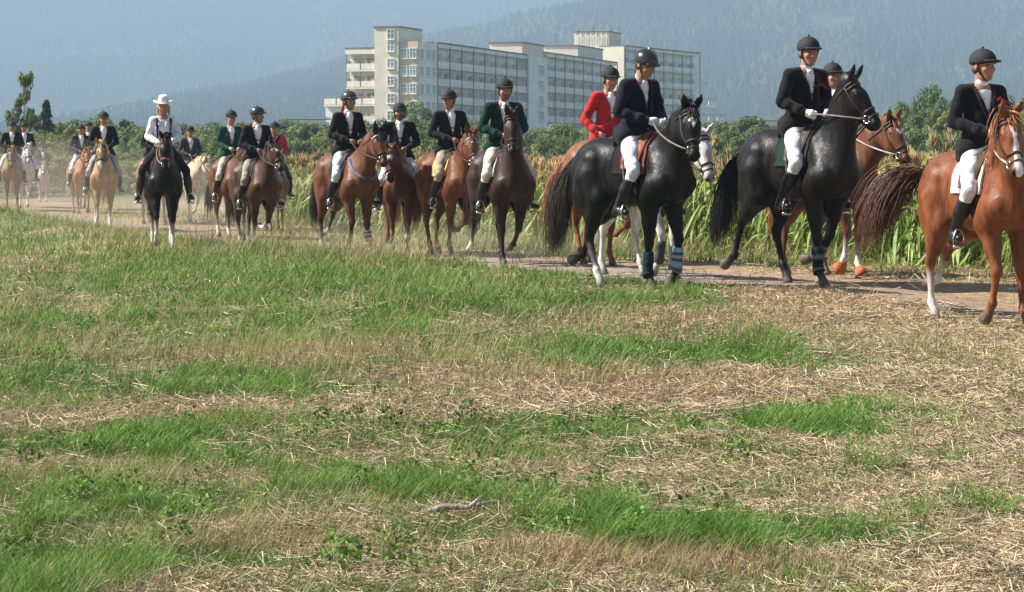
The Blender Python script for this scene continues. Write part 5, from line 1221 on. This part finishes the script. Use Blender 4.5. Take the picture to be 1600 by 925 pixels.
# ------------------------------------------------------------------ the procession
CHEST = (.165, .054, .021); BAY = (.100, .036, .015); DBAY = (.050, .022, .012); BLK = (.0042, .0038, .0042); PALO = (.31, .180, .082); GREYC = (.58, .56, .54); CREAM = (.52, .42, .28); DUN = (.20, .15, .11)
BPT = (.016, .012, .010); WHITE = (.62, .62, .65); NAVY = (.009, .011, .019); JBLK = (.009, .009, .011); GREEN_J = (.006, .026, .020); RED_J = (.42, .024, .024); KHAKI = (.42, .36, .26)
WG = (.74, .75, .80)
LIST = [
 # xh, ytop, yfeet, scale, phi, horse, rider
 dict(xh=1537, yt=61, yf=489, scale=1.0, phi=18, pose='a', npitch=48, nyaw=-34, hyaw=-8, hpitch=58, mlen=.30, mside=-1, vox=.017, coat=coat(CHEST, mane=(.30, .11, .04), socks=(0, 0, 2, 2), blaze='stripe'),
      tail=dict(dir=(-.55, -.75, .55), spread=.13, len=.88, grav=3.2, wave=.025, col=(.085, .034, .016)), tack=dict(pad=(.45, .47, .45), piping=(.5, .5, .48), saddle=(.06, .025, .012), rein=(.30, .27, .24)), slack=.02,
      label='bright chestnut horse with a swinging bushy tail, cut off by the right edge',
      rider=dict(label='rider with a red feather badge and white gloves, on the bright chestnut horse', breeches=WHITE, gloves=WG, hyaw=14, badge='feather', jacket=JBLK, hair=(.10, .08, .06), hat='velvet', vopen=(.22, .085), stock=False)),
 dict(xh=1257, yt=53, yf=437, scale=1.07, phi=31, pose='d', npitch=66, nyaw=-4, hyaw=22, hpitch=50, nlen=.84, plait=True, vox=.017, coat=coat((.0085, .0068, .0066), mane=BLK, points=(.007, .006, .006)),
      tail=dict(dir=(-.5, -.1, 0), len=.85), tack=dict(pad=(.012, .03, .02), leather=(.045, .025, .02), rein=(.16, .12, .11), wraps={0: ((.012, .012, .016), (.014, .014, .018), (.016, .018, .022), (.15, .19, .23)), 1: ((.012, .012, .016), (.012, .014, .018), (.15, .19, .23))}), slack=-.02,
      label='tall black brown horse with plaited mane and raised head turned towards the chestnut ahead',
      rider=dict(label='tall smiling rider in black with a red buttonhole, beside the raised black horse head', breeches=WHITE, gloves=WG, hyaw=-14, badge='flower', jacket=JBLK, hair=(.05, .03, .02), vopen=(.16, .075), arms={-1: dict(hand=(.36, -.17, 1.73))})),
 dict(xh=1000, yt=69, yf=441, scale=1.03, phi=39, pose='e', npitch=47, nyaw=-19, hyaw=-31, hpitch=62, mlen=.16, mside=1, vox=.017, coat=coat(BLK, blaze='diamond', socks=(0, 0, 1, 0)),
      tail=dict(dir=(-.5, 0, 0), len=.9, col=(.022, .014, .011)), tack=dict(pad=(.012, .011, .011), saddle=(.15, .035, .018), piping=(.20, .055, .03), wraps={1: ((.22, .36, .42), (.26, .42, .47), (.01, .02, .03), (.45, .38, .42), (.01, .02, .03)), 0: ((.008, .014, .018), (.01, .03, .035))}, leather=(.03, .03, .03), rein=(.13, .11, .09)),
      label='glossy black horse with a white diamond on its forehead and pale blue leg wraps',
      rider=dict(label='rider in dark navy jacket and shiny helmet looking down, on the glossy black horse', breeches=(.68, .68, .78), gloves=(.60, .66, .76), hyaw=0, hpitch=22, lean=5, jacket=NAVY, hat='shell', hatcol=(.016, .017, .02), hair=(.05, .03, .02), vopen=(.17, .075))),
 dict(xh=953, yt=106, yf=414, scale=1.07, phi=28, pose='b', npitch=40, hpitch=58, vox=.026, coat=coat((.20, .075, .030)), tail=dict(dir=(-.7, -.3, .0), len=.8, col=(.22, .09, .04)),
      label='light chestnut horse half hidden behind the glossy black horse',
      rider=dict(label='rider in a bright red jacket and black helmet', jacket=RED_J, fem=True, hyaw=-8, hpitch=8, arms={-1: dict(hand=(.17, -.20, 1.66), elbow=(-.06, -.285, 1.84))}, hairstyle='bun', gloves=None)),
 dict(xh=1016, yt=92, yf=416, scale=1.0, phi=27, d=25.4, pose='c', npitch=30, nyaw=2, hyaw=-4, hpitch=62, vox=.026, plait=True, coat=coat(GREYC, points=(.5, .48, .46), muzzle=(.30, .28, .28), mane=(.55, .53, .5)), tack=dict(wraps={0: ((.06, .06, .06),), 1: ((.05, .05, .05),)}),
      label='white grey horse partly hidden behind the glossy black horse, its head showing beyond', rider=None),
 dict(xh=1303, yt=106, yf=437, scale=1.0, phi=24, pose='c', npitch=42, nyaw=12, hyaw=8, hpitch=52, vox=.022, mside=-1, mlen=.14, coat=coat((.120, .046, .023), socks=(2, 2, 0, 0), blaze='star', mane=(.24, .10, .04)),
      tack=dict(wraps={0: 'bell', 1: 'bell'}, rein=(.34, .32, .30)), label='brown horse wearing orange bell boots beside the tall black brown horse',
      rider=dict(label='rider in a black helmet whose face shows behind the raised black horse head', hyaw=-10)),
 dict(xh=787, yt=110, yf=402, scale=1.0, phi=18, pose='d', npitch=60, nyaw=-22, hyaw=-12, hpitch=62, nlen=.84, plait=True, vox=.021, coat=coat((.030, .014, .010), points=BPT, mane=BPT, socks=(0, 0, 1, 0)), tail=dict(len=.8),
      tack=dict(pad=(.03, .05, .07), piping=(.5, .5, .5)), label='dark brown horse holding its head high, under the rider in dark green',
      rider=dict(label='rider in a dark green jacket and pale breeches on the dark brown horse', jacket=GREEN_J, breeches=(.60, .54, .48), hyaw=-4, hpitch=4, hat='velvet', beard=True)),
 dict(xh=706, yt=141, yf=398, scale=1.0, phi=26, pose='b', npitch=42, nyaw=-14, hyaw=-14, hpitch=56, vox=.022, coat=coat((.125, .044, .019), mane=(.22, .08, .035), blaze='snip'), tack=dict(pad=(.45, .36, .14), brow=(.4, .4, .4)),
      label='chestnut horse with a thin white stripe and a pale yellow saddle pad',
      rider=dict(label='rider in black turning the head aside, on the chestnut with the yellow pad', breeches=(.34, .29, .20), hyaw=-50, hatcol=(.022, .014, .018), lean=-2)),
 dict(xh=625, yt=168, yf=401, scale=.95, phi=6, pose='d', npitch=34, nyaw=-18, hyaw=-6, hpitch=64, mlen=.26, vox=.022, coat=coat((.110, .042, .021), mane=(.30, .12, .05), blaze='star', socks=(1, 1, 0, 0)), tack=dict(piping=(.6, .6, .6)),
      label='reddish chestnut horse with a shaggy mane walking straight at the camera',
      rider=dict(label='bearded rider in a plain black jacket on the shaggy chestnut walking straight ahead', breeches=WHITE, beard=True, hyaw=-6, hair=(.02, .015, .01))),
 dict(xh=546, yt=141, yf=396, scale=1.0, phi=28, pose='a', npitch=48, nyaw=6, hyaw=2, hpitch=56, mlen=.12, mside=-1, vox=.021, coat=coat((.115, .043, .021), points=BPT, mane=(.03, .02, .016), socks=(0, 1, 1, 1)), tail=dict(len=.78),
      tack=dict(bonnet=(.010, .011, .018), breast=(.14, .15, .20), pad=(.02, .025, .03), brow=(.45, .45, .47), wraps={1: ((.6, .6, .6), (.05, .05, .05))}),
      label='bay horse wearing a black ear bonnet and a grey blue breast strap',
      rider=dict(label='woman rider with a reddish ponytail on the bay wearing the ear bonnet', fem=True, hair=(.17, .05, .025), hairstyle='tail', hyaw=14, hat='shell', hatcol=(.035, .035, .04), breeches=(.58, .60, .66), gloves=None)),
 dict(xh=403, yt=165, yf=386, scale=1.0, phi=26, pose='b', npitch=46, nyaw=-6, hyaw=10, hpitch=48, vox=.024, mside=-1, coat=coat((.060, .026, .015), points=BPT, mane=BPT, socks=(1, 2, 1, 1), blaze='star'),
      label='dark bay horse with white socks beside the rider in bottle green', tack=dict(pad=(.06, .08, .05)),
      rider=dict(label='rider with a wide white collar and round shiny helmet, on the dark bay', hat='shell', hatcol=(.02, .02, .024), hyaw=34, breeches=(.30, .27, .22), vopen=(.2, .10))),
 dict(xh=363, yt=178, yf=376, scale=1.0, phi=22, pose='e', npitch=40, nyaw=5, hpitch=52, vox=.026, coat=coat(BAY, socks=(1, 1, 1, 1), mane=(.12, .05, .02)), tail=dict(dir=(-.8, -.3, 0), col=(.03, .025, .022)),
      label='bay horse with a dark tail behind the dark bay with white socks', rider=dict(label='rider in a bottle green coat with pale gloves on the bay horse', jacket=(.010, .045, .033), breeches=(.5, .46, .38), fem=True, gloves=(.55, .45, .32), hyaw=4, hairstyle='bun')),
 dict(xh=430, yt=195, yf=364, scale=.92, phi=12, pose='s', npitch=36, hpitch=58, vox=.030, coat=coat((.15, .10, .075), blaze='star'), label='dusty brown horse at the edge of the corn under the red shirt',
      rider=dict(label='rider in a pinkish red shirt without a jacket', jacket=(.42, .035, .060), noskirt=True, breeches=(.05, .05, .06), hyaw=-20, vopen=(.5, .02), stock=False, shirt=(.42, .035, .06))),
 dict(xh=257, yt=157, yf=391, scale=1.0, phi=12, pose='c', npitch=42, nyaw=-2, hyaw=-6, hpitch=66, mlen=.2, vox=.022, coat=coat(BLK, points=BLK, socks=(2, 2, 2, 2), belly=(.05, .022, .014)), tack=dict(saddle=(.10, .03, .02), pad=(.12, .10, .09), leather=(.20, .10, .06)),
      label='black horse with four white stockings under the rider in a white hat', tail=dict(dir=(-.7, -.3, .1), col=(.03, .03, .03)),
      rider=dict(label='woman rider in a white cowboy hat and white blouse with dark shoulder straps', hat='cowboy', jacket=(.70, .70, .74), breeches=(.014, .014, .018), straps=True, fem=True, hair=(.42, .25, .10), hairstyle='long', vopen=(.42, .05), stock=False, noskirt=True, hyaw=-6,
                 legs=dict(knee=(.32, .36, 1.30), ankle=(.24, .42, .86), toe=(.40, .46, .84)), boots=(.03, .018, .014), gloves=None)),
 dict(xh=298, yt=210, yf=358, scale=.90, phi=24, pose='d', npitch=26, nyaw=10, hyaw=30, hpitch=52, mlen=.3, vox=.030, coat=coat(CREAM, mane=(.62, .55, .42)), label='cream coloured horse with its head low behind the white hatted rider',
      rider=dict(label='rider in a grey jacket over a white shirt on the cream coloured horse', jacket=(.05, .055, .065), hyaw=-8)),
 dict(xh=243, yt=187, yf=356, scale=1.0, phi=20, pose='a', npitch=36, hpitch=56, vox=.030, coat=coat((.22, .11, .06)), label='brown horse almost hidden behind the black horse with four white stockings',
      rider=dict(label='rider in a dark jacket almost hidden behind the white blouse', jacket=JBLK, breeches=(.12, .10, .09))),
 dict(xh=163, yt=170, yf=352, scale=1.0, phi=12, pose='c', npitch=42, nyaw=-8, hyaw=-6, hpitch=64, mlen=.28, vox=.026, coat=coat(PALO, mane=(.66, .56, .38), blaze='stripe', muzzle=(.14, .11, .09), socks=(2, 2, 2, 2)), label='golden horse with a shaggy pale mane, alone at the front of the left group',
      rider=dict(label='rider in a black jacket and white stock on the golden horse with the pale mane', hyaw=0, breeches=(.35, .33, .32))),
 dict(xh=128, yt=203, yf=341, scale=.95, phi=20, pose='e', npitch=38, hpitch=56, vox=.034, coat=coat((.30, .14, .065)), label='light brown horse just behind the golden horse', tack=dict(pad=(.6, .6, .6)),
      rider=dict(label='rider in a black waistcoat with bare forearms beside the golden horse', jacket=JBLK, noskirt=True, sleeves=(.05, .05, .06), breeches=(.62, .62, .62), hyaw=-14)),
 dict(xh=139, yt=201, yf=337, scale=1.0, phi=18, pose='a', npitch=38, hpitch=56, vox=.036, coat=coat((.14, .07, .04)), label='dark brown horse hidden in the dust behind the golden horse',
      rider=dict(label='rider in a dark jacket half hidden behind the black waistcoat', jacket=(.03, .035, .045), hyaw=10)),
 dict(xh=20, yt=187, yf=326, scale=1.0, phi=12, pose='s', npitch=34, hpitch=62, hyaw=4, mlen=.24, vox=.034, coat=coat((.24, .135, .072), mane=(.5, .42, .3)), label='tan horse at the far left end of the procession', tack=dict(pad=(.55, .5, .5)),
      rider=dict(label='rider in a black jacket on the tan horse at the far left', breeches=WHITE)),
 dict(xh=39, yt=190, yf=322, scale=1.0, phi=16, pose='b', npitch=42, nyaw=6, hpitch=60, mlen=.2, vox=.034, coat=coat(GREYC, mane=(.5, .5, .5), muzzle=(.2, .2, .2)), label='white horse beside the tan horse at the far left',
      rider=dict(label='rider in a dark blue jacket on the white horse', jacket=(.02, .025, .04), hyaw=-20)),
 dict(xh=68, yt=234, yf=322, scale=.76, phi=14, pose='s', npitch=34, hpitch=58, vox=.034, coat=coat((.38, .28, .24), mane=(.5, .4, .34)), label='small dusty pale pony last in the line',
      rider=dict(label='small rider in a dark grey jacket on the dusty pale pony', jacket=(.03, .032, .038), breeches=(.16, .16, .17), hyaw=-10)),
]
for H in LIST:
    d = H.get('d') or F * 2.50 * H['scale'] / (H['yf'] - H['yt']); H['d'] = d; X = (H['xh'] - 800) / F * d - .09 * math.sin(R(H['phi'])) * H['scale']
    z = float(gz(X, d)); want = CAMZ - (H['yf'] - HZ) / F * d
    H['loc'] = (X, d, z); H['sdf'] = horse_body(H)
    print('horse', H['xh'], 'd %.1f s %.1f u %.1f z %.2f want %.2f' % (d, *su(X, d), z, want))
    if H['rider']: make_rider(H['rider'], H)
    make_horse(H)
print('procession', round(time.time() - T0, 1))

# ------------------------------------------------------------------ dust kicked up by the hooves, and the morning haze
def volume(name, me, dens, rgb, aniso=.0):
    m = bpy.data.materials.new(name); m.use_nodes = True; t = m.node_tree; t.nodes.remove(t.nodes['Principled BSDF'])
    v = t.nodes.new('ShaderNodeVolumePrincipled'); v.inputs['Density'].default_value = dens; v.inputs['Color'].default_value = (*rgb, 1); v.inputs['Anisotropy'].default_value = aniso
    t.links.new(v.outputs[0], t.nodes['Material Output'].inputs['Volume']); me.materials.append(m); return m
a = Acc(); a.box((0, 2250, 229.5), (5400, 4800, 463)); me = a.mesh('haze', None, False)
volume('haze', me, HAZE_DENSITY, (.40, .535, .70)); tag(link('haze', me), 'thin blue morning haze over the whole valley', 'haze', kind='stuff')

def puff(x, y, Y, rx, ry, rz, dens):
    p = at(x, y, Y); a = Acc(); a.sphere((0, 0, 0), 1, 20, scale=(rx, ry, rz)); me = a.mesh('dust_cloud', None); volume('dust', me, dens, (.95, .88, .78))
    o = link('dust_cloud', me); o.location = (p.x, Y, rz * .55); tag(o, 'pale dust kicked up round the hooves of the left hand riders', 'dust', kind='stuff')
for q in ((255, 320, 44, 2.6, 2.4, 1.0, .022), (390, 330, 48, 3.0, 2.2, .9, .022), (120, 320, 57, 3.0, 2.6, 1.3, .022), (45, 310, 68, 3.2, 2.6, 1.5, .022), (640, 390, 36, 2.2, 1.6, .5, .03), (840, 400, 31, 1.6, 1.4, .45, .03)): puff(*q)
